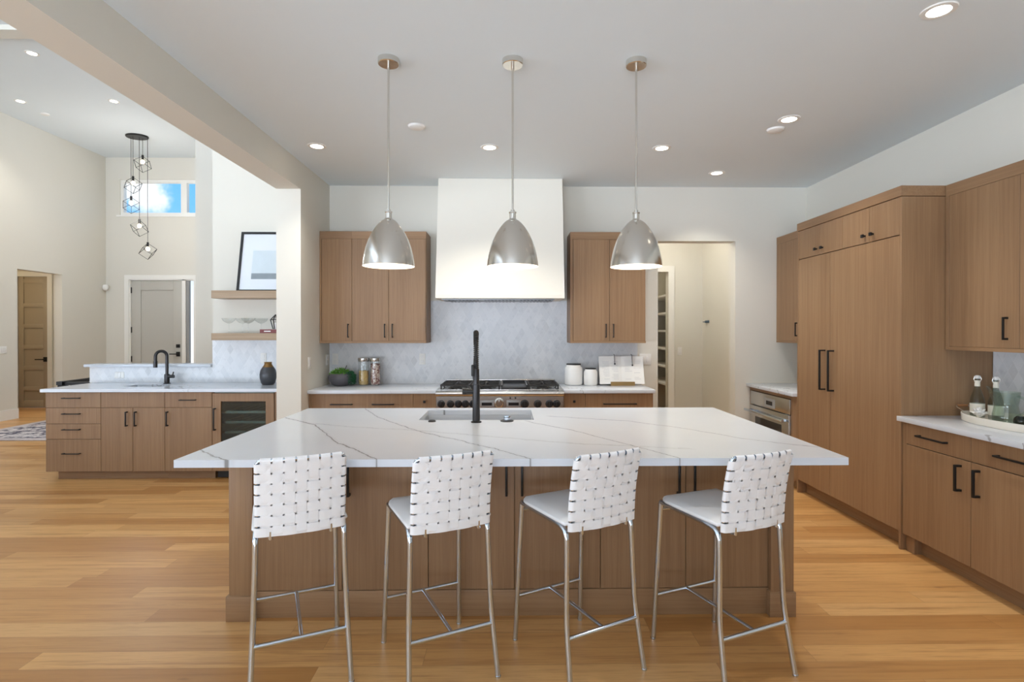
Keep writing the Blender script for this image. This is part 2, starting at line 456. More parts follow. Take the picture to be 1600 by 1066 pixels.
# kitchen back wall with the pantry opening
PX0, PX1, PZ = 1.63, 2.479, 2.452
struct(boxes((XW1, PX0, YB, YB+.15, 0, ZC), (PX1, XR, YB, YB+.15, 0, ZC), (PX0, PX1, YB, YB+.15, PZ, ZC)).build('wall_back', wall_m))
struct(boxes((XR, XR+.15, -3.0, YB+.15, 0, ZC)).build('wall_right', wall_m))
struct(boxes((.6, XR, -3.0, -2.85, 0, ZC), (-4.9, XW0, -3.0, -2.85, 0, ZH)).build('wall_rear_blocker', wall_m))  # unseen wall pieces added behind the camera to block light
struct(boxes((XW0, XW1, 5.083, 6.09, 0, ZH)).build('wall_wing', wall_m))
struct(boxes((XW0, XW1, -3.0, 5.083, 2.79, ZH)).build('ceiling_beam', wall_m))
struct(boxes((-3.276, XW1, 6.09, 6.24, 0, ZH)).build('wall_bar', wall_m))
struct(boxes((-4.62, -3.276, 6.09, 6.24, 0, 1.075)).build('wall_knee', wall_m))
struct(boxes((-5.12, -2.2, 9.0, 9.15, 0, ZH)).build('wall_stair', wall_m))
struct(boxes((XL-.15, XL, 2.0, 9.319, 0, ZH), (XL-.15, XL, 10.241, YE+.15, 0, ZH), (XL-.15, XL, 9.319, 10.241, 2.525, ZH)).build('wall_left', wall_m))
# entry wall with door and clerestory openings
DX0, DX1, DZ = -7.806, -6.474, 2.54
WX0, WX1, WZ0, WZ1 = -7.99, -5.6, 3.86, 4.60
struct(boxes((XL, DX0, YE, YE+.15, 0, WZ0), (DX1, -4.4, YE, YE+.15, 0, WZ0), (DX0, DX1, YE, YE+.15, DZ, WZ0),
             (XL, WX0, YE, YE+.15, WZ0, WZ1), (WX1, -4.4, YE, YE+.15, WZ0, WZ1), (XL, -4.4, YE, YE+.15, WZ1, ZH)).build('wall_entry', wall_m))
struct(boxes((-4.55, -4.4, 9.15, YE, 0, ZH)).build('wall_entry_side', wall_m))
# hall behind the left opening
struct(boxes((-10.5, -9.42, 10.6, 10.75, 0, 2.7), (-8.84, XL-.15, 10.6, 10.75, 0, 2.7), (-9.42, -8.84, 10.6, 10.75, 2.525, 2.7)).build('wall_hall_back', wall_m))
struct(boxes((-10.6, -10.45, 8.2, 10.75, 0, 2.7)).build('wall_hall_left', wall_m))
struct(boxes((-10.5, XL-.15, 8.1, 8.25, 0, 2.7)).build('wall_hall_front', wall_m))
struct(boxes((-10.6, XL-.15, 8.1, 10.75, 2.7, 2.8)).build('ceiling_hall', ceil_m))
# pantry hall and shelf closet
struct(boxes((2.8, 2.92, 6.05, 9.4, 0, ZC)).build('wall_pantry_right', wall_m))
CX0, CX1, CZ = 1.5, 2.305, 2.325
struct(boxes((.6, CX0, 7.8, 7.93, 0, ZC), (CX1, 2.8, 7.8, 7.93, 0, ZC), (CX0, CX1, 7.8, 7.93, CZ, ZC)).build('wall_pantry_back', wall_m))
struct(boxes((.5, .62, 6.05, 9.4, 0, ZC)).build('wall_pantry_left', wall_m))
struct(boxes((.5, 2.92, 9.3, 9.42, 0, ZC)).build('wall_closet_back', wall_m))
struct(boxes((.5, 2.92, 6.05, 9.42, ZC, ZC+.1)).build('ceiling_pantry', ceil_m))
struct(boxes((CX1, CX1+.085, 7.782, 7.80, 0, CZ+.085), (CX0-.085, CX0, 7.782, 7.80, 0, CZ+.085), (CX0, CX1, 7.782, 7.80, CZ, CZ+.085)).build('trim_2', trim_m))
# baseboards
struct(boxes((XL, XL+.016, 2.0, 9.319, 0, .17)).build('baseboard_left', trim_m))
struct(boxes((XL, XL+.016, 10.241, YE, 0, .17), (XL, DX0-.09, YE-.016, YE, 0, .17)).build('baseboard_entry', trim_m))
struct(boxes((PX1, 2.62, YB-.016, YB, 0, .14)).build('baseboard_back', trim_m))

# backsplashes
struct(boxes((XW1, 1.405, YB-.01, YB, .902, 1.36), (-.836, .636, YB-.01, YB, 1.36, 1.80)).build('wall_tile_back', splash_m, smooth=False))
struct(boxes((-4.62, -3.276, 6.08, 6.09, .902, 1.075), (-3.276, XW0, 6.08, 6.09, .902, 1.38)).build('wall_tile_bar', splash_m, smooth=False))
struct(boxes((XR-.01, XR, 2.52, 3.60, .902, 1.36)).build('wall_tile_right', splash_m, smooth=False))

# clerestory window
wn = struct(boxes((WX0, WX1, YE+.02, YE+.11, WZ1-.06, WZ1), (WX0, WX1, YE+.02, YE+.11, WZ0, WZ0+.06), (WX0, WX0+.06, YE+.02, YE+.11, WZ0+.06, WZ1-.06),
                  (WX1-.06, WX1, YE+.02, YE+.11, WZ0+.06, WZ1-.06), (-6.76, -6.64, YE+.02, YE+.11, WZ0+.06, WZ1-.06)).build('window_1', trim_m))
boxes((WX0+.06, -6.76, YE+.055, YE+.065, WZ0+.06, WZ1-.06)).build('window_pane', clear, wn)
boxes((-6.64, WX1-.06, YE+.055, YE+.065, WZ0+.06, WZ1-.06)).build('window_pane', clear, wn)
boxes((WX0-.06, WX1, YE-.03, YE+.02, WZ0-.03, WZ0)).build('window_sill', trim_m, wn)

# front door with sidelight
d1 = struct(boxes((DX0, DX0+.02, YE+.0, YE+.12, 0, DZ), (-6.735, -6.66, YE, YE+.12, 0, DZ), (DX1-.02, DX1, YE, YE+.12, 0, DZ), (DX0+.02, DX1-.02, YE, YE+.12, DZ-.02, DZ),
                  (DX0-.09, DX0, YE-.02, YE, 0, DZ+.09), (DX1, DX1+.09, YE-.02, YE, 0, DZ+.09), (DX0, DX1, YE-.02, YE, DZ, DZ+.09)).build('door_1', trim_m))
lx0, lx1 = DX0+.022, -6.737
m = MB(); m.box(lx0, lx1, YE+.05, YE+.09, .01, DZ-.022)
for a, b, zz0, zz1 in ((lx0, lx0+.19, .01, DZ-.022), (lx1-.19, lx1, .01, DZ-.022), (lx0+.19, lx1-.19, DZ-.22, DZ-.022), (lx0+.19, lx1-.19, .01, .26)):
    m.box(a, b, YE+.03, YE+.05, zz0, zz1, .004)
m.build('door_leaf', doorgrey, d1)
for zz in (2.32, 1.92-.42, 1.1-.2): boxes((lx0-.03, lx0+.012, YE+.015, YE+.03, zz-.06, zz+.06)).build('hinge', black, d1)
boxes((-6.86, -6.79, YE+.005, YE+.03, 1.13, 1.20)).build('deadbolt', black, d1)
m = MB(); m.box(-6.86, -6.79, YE+.008, YE+.03, .95, 1.045); m.box(-6.98, -6.80, YE-.03, YE-.012, .99, 1.01); m.box(-6.835, -6.81, YE-.03, YE+.01, .985, 1.015)
m.build('door_handle', black, d1)
boxes((-6.655, -6.6, YE+.02, YE+.08, .01, DZ-.022)).build('sidelight_frame', simple('sidelight_edge', (150, 150, 148), .5), d1)
boxes((-6.6, DX1-.021, YE+.05, YE+.06, .01, DZ-.022)).build('sidelight_pane', clear, d1)

# hall door: five flat panels
d2 = struct(boxes((-8.84, -8.75, 10.58, 10.6, 0, 2.61), (-9.51, -9.42, 10.58, 10.6, 0, 2.61), (-9.42, -8.84, 10.58, 10.6, 2.525, 2.61)).build('door_2', trim_m))
m = MB(); m.box(-9.415, -8.845, 10.63, 10.66, .005, 2.52)
ed = [2.52, 2.05, 1.65, 1.25, .85, .45, .005]
m.box(-8.945, -8.845, 10.612, 10.63, .005, 2.52, .003); m.box(-9.415, -9.315, 10.612, 10.63, .005, 2.52, .003)
for zz in (2.44, 1.97, 1.57, 1.165, .765, .365): m.box(-9.315, -8.945, 10.612, 10.63, zz-.04, zz+.04, .003)
m.box(-9.315, -8.945, 10.612, 10.63, .005, .14, .003)
m.build('door_leaf', doortan, d2)
m = MB(); m.box(-8.925, -8.855, 10.59, 10.612, .885, .975); m.box(-9.05, -8.89, 10.545, 10.56, .92, .94); m.box(-8.9, -8.88, 10.545, 10.6, .918, .942)
m.build('door_handle', black, d2)


# ------------------------------------------------------------------ cabinets
def pull(parent, x, z, L, vert, w=.010, proj=.032, mat=black, name='handle'):
    m = MB(); h = L/2
    if vert:
        m.box(x-w/2, x+w/2, -proj, -proj+.010, z-h, z+h, .002)
        for s in (-1, 1): m.box(x-w/2, x+w/2, -proj+.009, 0, z+s*(h-.006)-.006, z+s*(h-.006)+.006)
    else:
        m.box(x-h, x+h, -proj, -proj+.010, z-w/2, z+w/2, .002)
        for s in (-1, 1): m.box(x+s*(h-.008)-.006, x+s*(h-.008)+.006, -proj+.009, 0, z-w/2, z+w/2)
    return m.build(name, mat, parent)
def knob(parent, x, z, s=.024):
    m = MB(); m.box(x-s/2, x+s/2, -.030, -.016, z-s/2, z+s/2, .003); m.box(x-.006, x+.006, -.017, 0, z-.006, z+.006)
    return m.build('knob', black, parent)
G = .0016
def front(parent, kind, x0, x1, z0, z1, hs=(), mat=None, t=.02):
    o = MB().box(x0+G, x1-G, 0, t, z0+G, z1-G, .0012, 1).build(kind, mat or oak_v, parent)
    for h in hs:
        if h[0] == 'v': pull(o, h[1], h[2], h[3], True, *h[4:])
        elif h[0] == 'h': pull(o, h[1], h[2], h[3], False, *h[4:])
        else: knob(o, h[1], h[2])
    return o
def cabinet(name, label, cat, loc, rz, w, d, z0, z1, fronts, group=None, toe=None, toe_in=(0, 0), lside=0, rside=0, ctop=None):
    """local frame: x along the face, y into the cabinet, front face at y = 0"""
    c = thing(name, label, cat, loc, rz, group)
    MB().box(-lside, w+rside, .021, d, z0, ctop or z1).build('carcass', oak_v, c)
    if ctop: MB().box(0, w, .021, .04, ctop, z1).build('rail', oak_h, c); MB().box(0, w, d-.02, d, ctop, z1).build('rail', oak_h, c)
    if toe is not None: MB().box(toe_in[0], w-toe_in[1], toe, d, 0, z0).build('toe_kick', oak_h, c)
    for f in fronts: front(c, *f)
    return c

# --- bar run (face at y = 5.43)
BY, ZT = 5.43, .870
bx = [-4.556, -4.018, -3.394, -2.931, -2.318]
GB = 'base cabinets of the bar'
W = bx[1]-bx[0]; zz = [.083, .405, .557, .715, ZT-.003]
cabinet('drawer_cabinet', 'oak bar base cabinet of four drawers at the left end below the bar counter', 'cabinet', (bx[0], BY, 0), 0, W, .63, .083, ZT,
        [('drawer', 0, W, zz[i], zz[i+1], [('h', W/2-.01, (zz[i]+zz[i+1])/2+(.02 if i else .02), .17, .009)]) for i in range(4)], GB, .06, (.075, 0))
W = bx[2]-bx[1]
cabinet('sink_cabinet', 'oak bar cabinet with two doors under the bar sink', 'cabinet', (bx[1], BY, 0), 0, W, .63, .083, ZT,
        [('false_front', 0, W, .715, ZT-.003), ('door', 0, W/2, .083, .715, [('v', W/2-.055, .605, .145, .011)]), ('door', W/2, W, .083, .715, [('v', W/2+.032, .605, .145, .011)])], GB, .06, ctop=.66)
W = bx[3]-bx[2]
cabinet('base_cabinet', 'oak bar cabinet with one drawer over one door left of the glass-fronted cooler', 'cabinet', (bx[2], BY, 0), 0, W, .63, .083, ZT,
        [('drawer', 0, W, .715, ZT-.003, [('h', W/2, .79, .16, .009)]), ('door', 0, W, .083, .715, [('v', .03, .605, .145, .011)])], GB, .06)
wc = thing('wine_cooler', 'undercounter cooler with oak-framed glass door at the right end of the bar', 'cooler', (bx[3], BY, 0))
W = bx[4]-bx[3]
m = boxes((.01, .03, .03, .6, .10, .86), (W-.03, W-.01, .03, .6, .10, .86), (.03, W-.03, .58, .6, .10, .86), (.03, W-.03, .03, .6, .84, .86), (.03, W-.03, .03, .6, .10, .12))
m.build('body', simple('cooler_liner', (196, 206, 202), .5), wc)
fd = boxes((.004, .085, 0, .025, .085, .855), (W-.085, W-.004, 0, .025, .085, .855), (.085, W-.085, 0, .025, .775, .855), (.085, W-.085, 0, .025, .085, .165)).build('door', oak_v, wc)
boxes((.085, W-.085, .010, .016, .165, .775)).build('glass_pane', darkglass, fd)
boxes((.085, W-.085, .016, .024, .755, .775)).build('gasket', darkgap, fd)
pull(fd, .033, .60, .22, True, .012, .04)
for zz in (.26, .36, .46, .56, .66):
    m = boxes((.04, W-.04, .05, .07, zz-.012, zz+.012))
    for k in range(7): m.box(.06+k*(W-.12)/6-.003, .06+k*(W-.12)/6+.003, .07, .5, zz-.003, zz+.003)
    m.build('rack', steel, wc)
boxes((.03, W-.03, .05, .08, .01, .085)).build('toe_grille', darkgap, wc)
f_ = MB().box(bx[4], XW0-.002, BY+.01, BY+.10, .0, ZT).build('filler_panel', oak_v, off=(bx[4], BY, 0))
tag(f_, 'narrow oak filler strip between the glass-fronted cooler and the white pillar', 'panel')


def slab_hole(m, x0, x1, y0, y1, z0, z1, hx0, hx1, hy0, hy1):
    b = m.b
    O = [(x0, y0), (x1, y0), (x1, y1), (x0, y1)]; I = [(hx0, hy0), (hx1, hy0), (hx1, hy1), (hx0, hy1)]
    V = lambda P, z: [b.verts.new((p[0], p[1], z)) for p in P]
    ot, it, ob, ib = V(O, z1), V(I, z1), V(O, z0), V(I, z0)
    for k in range(4):
        j = (k+1) % 4
        b.faces.new((ot[k], ot[j], it[j], it[k])); b.faces.new((ob[k], ib[k], ib[j], ob[j]))
        b.faces.new((ob[k], ob[j], ot[j], ot[k])); b.faces.new((it[k], it[j], ib[j], ib[k]))
    return m
def basin(name, parent, x0, x1, y0, y1, ztop, depth, mat):
    t = .004; m = MB(); b = m.b
    def ring(e, z): return [b.verts.new(p) for p in ((x0-e, y0-e, z), (x1+e, y0-e, z), (x1+e, y1+e, z), (x0-e, y1+e, z))]
    R = [ring(.02, ztop), ring(-.001, ztop), ring(-.012, ztop-depth), ]
    R2 = [ring(.02, ztop-.003), ring(.004, ztop-.006), ring(-.006, ztop-depth-.004)]
    for S in (R, R2):
        for a, c in zip(S, S[1:]):
            for k in range(4): b.faces.new((a[k], a[(k+1) % 4], c[(k+1) % 4], c[k]))
        b.faces.new(S[-1])
    for k in range(4): b.faces.new((R[0][k], R[0][(k+1) % 4], R2[0][(k+1) % 4], R2[0][k]))
    m.lathe([(0, .001), (.04, .001), (.045, .004), (.045, 0)], ((x0+x1)/2, (y0+y1)/2, ztop-depth), 20)
    return m.build(name, mat, parent, smooth=False)

ct = slab_hole(MB(), -4.585, XW0-.002, 5.40, 6.078, .871, .902, -3.95, -3.56, 5.63, 5.86).build('bar_countertop', quartz_m)
tag(ct, 'white quartz countertop on the bar at the left', 'countertop')
ct2 = MB().box(-4.66, -3.279, 6.045, 6.27, 1.076, 1.106, .002).build('raised_ledge', quartz_m)
tag(ct2, 'white quartz ledge capping the low tiled wall behind the bar sink', 'ledge')
bs = basin('bar_sink', None, -3.95, -3.56, 5.63, 5.86, .870, .18, sinksteel); tag(bs, 'small undermount steel sink in the bar counter', 'sink')

# --- kitchen back run (face at y = 5.27)
KY = 5.27
GK = 'base cabinets along the back wall'
def base_fill(x0, x1, label, fr, side=0):
    W = x1-x0
    return cabinet('base_cabinet', label, 'cabinet', (x0, KY, 0), 0, W, .60, .10, .868, fr(W), GK, .07)
base_fill(-1.90, -.918, 'oak base cabinet with a wide two-handled drawer below the succulent bowl', lambda W: [
    ('drawer', 0, W, .70, .866, [('h', .296, .765, .21, .010), ('h', .695, .765, .21, .010)]), ('drawer', 0, W, .40, .70, [('h', .296, .55, .21, .010), ('h', .695, .55, .21, .010)]), ('drawer', 0, W, .10, .40, [('h', .296, .25, .21, .010), ('h', .695, .25, .21, .010)])])
base_fill(-.918, -.695, 'narrow oak pull-out cabinet with a knob left of the range', lambda W: [('door', 0, W, .10, .866, [('k', W/2, .79)])])
base_fill(.539, .749, 'narrow oak pull-out cabinet with a knob right of the range', lambda W: [('door', 0, W, .10, .866, [('k', W/2-.005, .79)])])
base_fill(.749, 1.412, 'oak base cabinet with a one-handled wide drawer below the open cookbook', lambda W: [
    ('drawer', 0, W, .70, .866, [('h', .335, .765, .325, .010)]), ('drawer', 0, W, .40, .70, [('h', .335, .55, .325, .010)]), ('drawer', 0, W, .10, .40, [('h', .335, .25, .325, .010)])])
f_ = MB().box(XW1+.001, -1.902, KY+.004, KY+.05, .0, .868).build('filler_panel', oak_v, off=(XW1, KY, 0)); tag(f_, 'slim oak filler strip between the left wall corner and the two-handled drawer cabinet', 'panel')
o = MB().box(XW1+.002, -.696, 5.235, 5.888, .869, .902, .0015).build('countertop', quartz_m); tag(o, 'white quartz countertop left of the range under the succulent', 'countertop')
o = MB().box(.540, 1.424, 5.235, 5.888, .869, .902, .0015).build('countertop', quartz_m); tag(o, 'white quartz countertop right of the range under the canisters', 'countertop')

# --- upper cabinets on the back wall (face at y = 5.58)
def upper(x0, x1, label, doors, rz=0, loc=None, d=.315, zb=1.348, zt=2.49, lr=None, stile=.0, hz=(1.47,), L=.15):
    W = x1-x0
    c = thing('wall_cabinet', label, 'cabinet', loc or (x0, 5.58, 0), rz, 'wall cabinets')
    MB().box(0, W, .021, d, zb, zt).build('carcass', oak_v, c)
    MB().box(0, W, 0, .021, zt-.075, zt, .001, 1).build('top_rail', oak_h, c)
    MB().box(0, W, 0, .021, zb, zb+.022, .001, 1).build('bottom_rail', oak_h, c)
    for f in doors: front(c, 'door', f[0], f[1], zb+.022, zt-.075, [('v', f[2], zb+.022+f[3], f[4], .010)] if f[2] is not None else [])
    if stile: MB().box(0, stile, 0, .021, zb+.022, zt-.075, .001, 1).build('stile', oak_v, c)
    return c
upper(-1.923, -1.594, 'single-door oak wall cabinet in the left corner above the succulent bowl', [(.022, .329, .292, .105, .14)], stile=.02)
upper(-1.594, -.838, 'two-door oak wall cabinet between the single-door one and the white hood', [(0, .374, .335, .105, .14), (.374, .752, .413, .105, .14)])
upper(.638, 1.418, 'two-door oak wall cabinet right of the white hood', [(.03, .404, .366, .105, .14), (.404, .776, .443, .105, .14)], stile=.028)

# --- range hood
hd = thing('range_hood', 'tall white plaster range hood tapering above the stove', 'range hood', (-.08, 5.9, 1.795))
MB().prism([(5.36, 1.795), (5.889, 1.795), (5.889, 3.039), (5.60, 3.039), (5.362, 1.83)], 'x', -.716, .557).build('hood_body', hood_m, hd, off=(-.08, 5.9, 1.795), smooth=False)
m = MB(); m.box(-.66, .46, 5.42, 5.80, 1.782, 1.794)
m.build('vent_insert', simple('hood_steel', (120, 120, 120), .35, 1), hd, off=(-.08, 5.9, 1.795))
for k in range(3):
    m = MB(); x0 = -.60+k*.36
    for j in range(9): m.box(x0+j*.036, x0+j*.036+.02, 5.45, 5.77, 1.776, 1.782)
    m.build('baffle_filter', gunmetal, hd, off=(-.08, 5.9, 1.795))

# --- range
rg = thing('range', 'wide stainless professional gas range with two grates, griddle and row of knobs', 'range', (-.078, 5.55, 0))
RO = (-.078, 5.55, 0); RX0, RX1, RF = -.690, .534, 5.225
def rp(m, name, mat, parent=rg, label=None): return m.build(name, mat, parent, off=RO, label=label)
rp(MB().box(RX0, RX1, RF+.03, 5.885, .12, .84), 'body', steel)
rp(MB().box(RX0+.03, RX1-.03, RF+.06, 5.80, .02, .12), 'toe_kick', darkgap)
m = MB().box(RX0, RX1, RF+.045, 5.885, .84, .905, .002)
rp(m, 'cooktop', steel)
rp(MB().box(RX0+.03, RX1-.03, 5.845, 5.885, .905, .955, .004), 'back_guard', steel)
rp(MB().prism([(RF-.03+.02*math.cos(a)-.0, .872+.026*math.sin(a)) for a in [PI/2+PI*k/8 for k in range(9)]] + [(RF+.05, .846), (RF+.05, .898)], 'x', RX0, RX1), 'bullnose', steel)
cp = rp(MB().prism([(RF, .845), (RF+.03, .845), (RF+.03, .70), (RF-.005, .70)], 'x', RX0, RX1), 'control_panel', steel)
for i, (px, r) in enumerate([(-.642, .030), (-.553, .030), (-.478, .030), (-.410, .030), (-.337, .030), (.158, .034), (.284, .031), (.396, .031), (.466, .031)]):
    m = MB().lathe([(0, 0), (r+.006, 0), (r+.006, .006), (r, .008), (r*.92, .030), (r*.8, .034), (0, .034)], n=24)
    m.box(-.004, .004, -r*.9, r*.9, .034, .044, .001)
    bmesh.ops.rotate(m.b, verts=m.b.verts, cent=(0, 0, 0), matrix=Matrix.Rotation(PI/2, 3, 'X'))
    bmesh.ops.translate(m.b, verts=m.b.verts, vec=(px, RF-.001, .772))
    rp(m, 'knob', knobblk, cp)
m = MB().lathe([(0, 0), (.047, 0), (.047, .01), (.040, .012), (.038, .03), (.034, .033), (0, .033)], n=32); m.box(-.005, .005, -.036, .036, .033, .046, .001)
bmesh.ops.rotate(m.b, verts=m.b.verts, cent=(0, 0, 0), matrix=Matrix.Rotation(PI/2, 3, 'X')); bmesh.ops.translate(m.b, verts=m.b.verts, vec=(-.086, RF-.001, .782))
rp(m, 'dial', steel, cp, 'large round steel centre dial')
for x0 in (-.272, -.015):
    p_ = rp(MB().box(x0, x0+.135, RF-.008, RF+.003, .742, .805, .002), 'display', panelgrey, cp)
    rp(MB().box(x0+.018, x0+.117, RF-.010, RF-.007, .757, .785), 'screen', display_m, p_)
for px in (.02, .07): rp(MB().disc((px, RF-.004, .828), .007, 'y', .01), 'button', darkgap, cp)
def grate(x0, x1):
    m = MB(); y0, y1 = 5.30, 5.80; h = .014; zt = .948
    for yy in (y0, (y0+y1)/2, y1): m.box(x0, x1, yy-.006, yy+.006, zt-h, zt)
    for xx in (x0, x1): m.box(xx-.006, xx+.006, y0, y1, zt-h, zt)
    for cy in (y0+.125, y1-.125):
        cx = (x0+x1)/2
        for a in range(8):
            ca, sa = math.cos(a*PI/4), math.sin(a*PI/4)
            m.bar((cx+ca*.035, cy+sa*.035, zt-.004), (cx+ca*min((x1-x0)/2, .125/max(abs(ca), .01) if abs(ca) > .5 else .125), cy+sa*.125, zt-.004), .012, .016)
    for xx in (x0+.004, x1-.004):
        for yy in (y0+.004, y1-.004, (y0+y1)/2): m.box(xx-.007, xx+.007, yy-.007, yy+.007, .905, zt-.004)
    g = rp(m, 'grate', iron)
    for cy in (y0+.125, y1-.125):
        rp(MB().lathe([(0, 0), (.06, 0), (.06, .008), (.042, .012), (.042, .020), (.034, .026), (0, .026)], ((x0+x1)/2, cy, .905), 24), 'burner', iron, g)
grate(-.655, -.375); grate(-.355, -.085); grate(.205, .490)
gd = MB(); gd.box(-.07, .19, 5.30, 5.80, .905, .925, .003); gd.box(-.07, .19, 5.79, 5.81, .925, .95); gd.box(-.07, -.055, 5.30, 5.80, .925, .945); gd.box(.175, .19, 5.30, 5.80, .925, .945)
rp(gd, 'griddle', gunmetal, label='flat grey griddle plate')
for x0, x1 in ((RX0+.01, -.02), (0.0, RX1-.01)):
    d_ = rp(MB().box(x0, x1, RF+.0, RF+.03, .14, .69, .004), 'oven_door', steel)
    rp(MB().tube([(x0+.04, RF-.055, .64), (x1-.04, RF-.055, .64)], .014).box(x0+.06, x0+.08, RF-.055, RF, .632, .648).box(x1-.08, x1-.06, RF-.055, RF, .632, .648), 'door_handle', steel, d_)
    rp(MB().box(x0+.12, x1-.12, RF-.003, RF+.002, .28, .52), 'oven_window', display_m, d_)
for xx in (RX0+.06, RX1-.06):
    for yy in (RF+.1, 5.8): rp(MB().tube([(xx, yy, 0), (xx, yy, .125)], .018), 'leg', steel)

# --- right run (faces look toward -x); local x runs toward the camera
RF_X = 2.64
R90 = -PI/2
# refrigerator unit  y 4.905 (far) .. 3.625 (near)
fr = thing('refrigerator', 'tall panelled oak built-in refrigerator with two long black handles', 'refrigerator', (RF_X, 4.905, 0), R90)
Wf = 4.905-3.628
MB().box(0, Wf, .022, .62, .115, 2.448).build('carcass', oak_v, fr)
MB().box(Wf, Wf+.02, -.002, .624, 0, 2.375, .001, 1).build('side_panel', oak_v, fr)
MB().box(-.018, 0, -.002, .624, 0, 2.375, .001, 1).build('side_panel', oak_v, fr)
MB().box(-.02, Wf+.022, -.006, .624, 2.378, 2.447, .0015, 1).build('crown', oak_h, fr)
MB().box(0, Wf, .075, .6, 0, .115).build('toe_kick', oak_h, fr)
xs = [0, 4.905-4.569, 4.905-4.26, 4.905-3.939, Wf]
for i in range(4):
    sd = xs[i+1]-.045 if i % 2 == 0 else xs[i]+.045
    front(fr, 'door', xs[i], xs[i+1], 2.12, 2.376, [('k', sd, 2.172)])
xm = 4.905-4.418
front(fr, 'refrigerator_door', 0, xm, .118, 2.116, [('v', xm-.075, 1.148, .335, .020, .05)])
front(fr, 'refrigerator_door', xm, Wf, .118, 2.116, [('v', xm+.045, 1.148, .335, .020, .05)])
# near base cabinet, y 3.565 .. 2.50
nb = thing('base_cabinet', 'dark-toned oak base cabinet with two doors and two drawers below the tray', 'cabinet', (RF_X, 3.563, 0), R90)
Wn = 3.563-2.55; h1 = 3.563-3.058
MB().box(0, Wn, .021, .60, .115, .868).build('carcass', oak_v, nb)
MB().box(-.035, 0, .004, .60, .115, .868).build('filler_stile', oak_v, nb)
MB().box(-.038, .035, .03, .60, 0, .115).build('plinth_block', oak_v, nb)
MB().box(.035, Wn, .08, .60, 0, .115).build('toe_kick', oak_h, nb)
for a, b, hx, hl in ((0, h1, .23, .23), (h1, Wn, h1+.285, .23)): front(nb, 'drawer', a, b, .724, .866, [('h', hx, .797, hl, .011, .034)])
front(nb, 'door', 0, h1, .118, .722, [('v', h1-.07, .612, .155, .016, .04)]); front(nb, 'door', h1, Wn, .118, .722, [('v', h1+.055, .612, .155, .016, .04)])
o = MB().box(2.605, XR-.012, 2.52, 3.605, .870, .902, .0015).build('countertop', quartz_m); tag(o, 'white quartz countertop under the round tray at the right edge', 'countertop')
# near wall cabinet
upper(0, 1.05, 'large oak wall cabinet hanging over the tray at the right edge', [(.033, .53, .455, .118, .135), (.53, 1.05, .60, .118, .135)], R90, (2.93, 3.6, 0), d=.325, zb=1.345, zt=2.445, stile=.031)
# far wall cabinet beside the fridge
upper(0, .965, 'oak wall cabinet between the pantry wall and the tall refrigerator', [(.0, .48, .44, .118, .14), (.48, .965, None, 0, 0)], R90, (2.93, 5.897, 0), d=.325, zb=1.348, zt=2.49)
# oven niche
ov = thing('oven_cabinet', 'oak base cabinet around the built-in oven beside the refrigerator', 'cabinet', (2.64, 5.895, 0), R90)
Wo = 5.895-4.93
boxes((0, .03, 0, .62, .1, .868), (Wo-.10, Wo, 0, .62, .1, .868), (.03, Wo-.10, 0, .62, .835, .868), (.03, Wo-.10, .0, .62, .1, .30)).build('carcass', oak_v, ov)
boxes((0, Wo, .075, .62, 0, .1)).build('toe_kick', oak_h, ov)
oo = thing('wall_oven', 'stainless built-in oven with bar handle under the right-hand counter', 'oven', (2.64, 5.86, .302), R90)
Wv = Wo-.10-.035-.004
MB().box(0, Wv, .02, .55, 0, .528).build('body', darkgap, oo)
cpn = MB().box(.002, Wv-.002, -.012, .02, .385, .526, .003).build('control_panel', steel, oo)
dd = MB().box(Wv*.40, Wv*.66, -.015, -.011, .40, .49).build('display_plate', panelgrey, cpn)
MB().box(Wv*.45, Wv*.6, -.017, -.014, .425, .465).build('display', display_m, dd)
dv = MB().box(.002, Wv-.002, -.02, .02, .004, .378, .003).build('door', steel, oo)
MB().box(.14, Wv-.14, -.0225, -.019, .06, .27).build('oven_window', display_m, dv)
MB().tube([(.01, -.075, .325), (Wv-.01, -.075, .325)], .014).box(.05, .075, -.075, -.02, .315, .335).box(Wv-.075, Wv-.05, -.075, -.02, .315, .335).build('handle', chrome, dv)
o = MB().box(2.60, XR-.002, 4.93, 5.897, .870, .902, .0015).build('countertop', quartz_m); tag(o, 'white quartz countertop above the built-in oven in the far right corner', 'countertop')

# ------------------------------------------------------------------ island
isl = thing('kitchen_island', 'large oak island base with six panel doors and corner posts', 'kitchen island', (.027, 3.3, 0))
IO = (.027, 3.3, 0)
def ip(m, name, mat, parent=isl, label=None): return m.build(name, mat, parent, off=IO, label=label)
IX0, IX1 = -1.415, 1.472
ip(boxes((IX0+.05, IX1-.05, 2.83, 2.85, .13, .866), (IX0+.05, IX1-.05, 3.95, 3.97, .1, .866), (IX0+.05, IX0+.07, 2.85, 3.95, .0, .866), (IX1-.07, IX1-.05, 2.85, 3.95, 0, .866), (IX0+.07, IX1-.07, 2.85, 3.95, .05, .07)), 'carcass', oak_v)
def post(x0, x1):
    p = ip(MB().box(x0, x1, 2.775, 2.90, .0, .866, .002), 'post', oak_v)
    ip(MB().box(x0-.011, x1+.006, 2.762, 2.905, 0, .128, .002), 'post_base', oak_h, p)
post(IX0, IX0+.118); post(IX1-.118, IX1)
ip(MB().box(IX0+.118, IX1-.118, 2.80, 2.83, 0, .135, .0015), 'plinth', oak_h)
for a in (0, 1):
    xx = IX0 if a == 0 else IX1-.018
    ip(MB().box(xx+.02*(1-a), xx+.018-.02*a+.02*(1-a)-.0, 2.90, 3.97, 0, .866), 'end_panel', oak_v)
from_px = [-1.297, -.855, -.412, .031, .474, .917, 1.354]
seam = [-1.295, -.853, -.412, .033, .478, .922, 1.354]
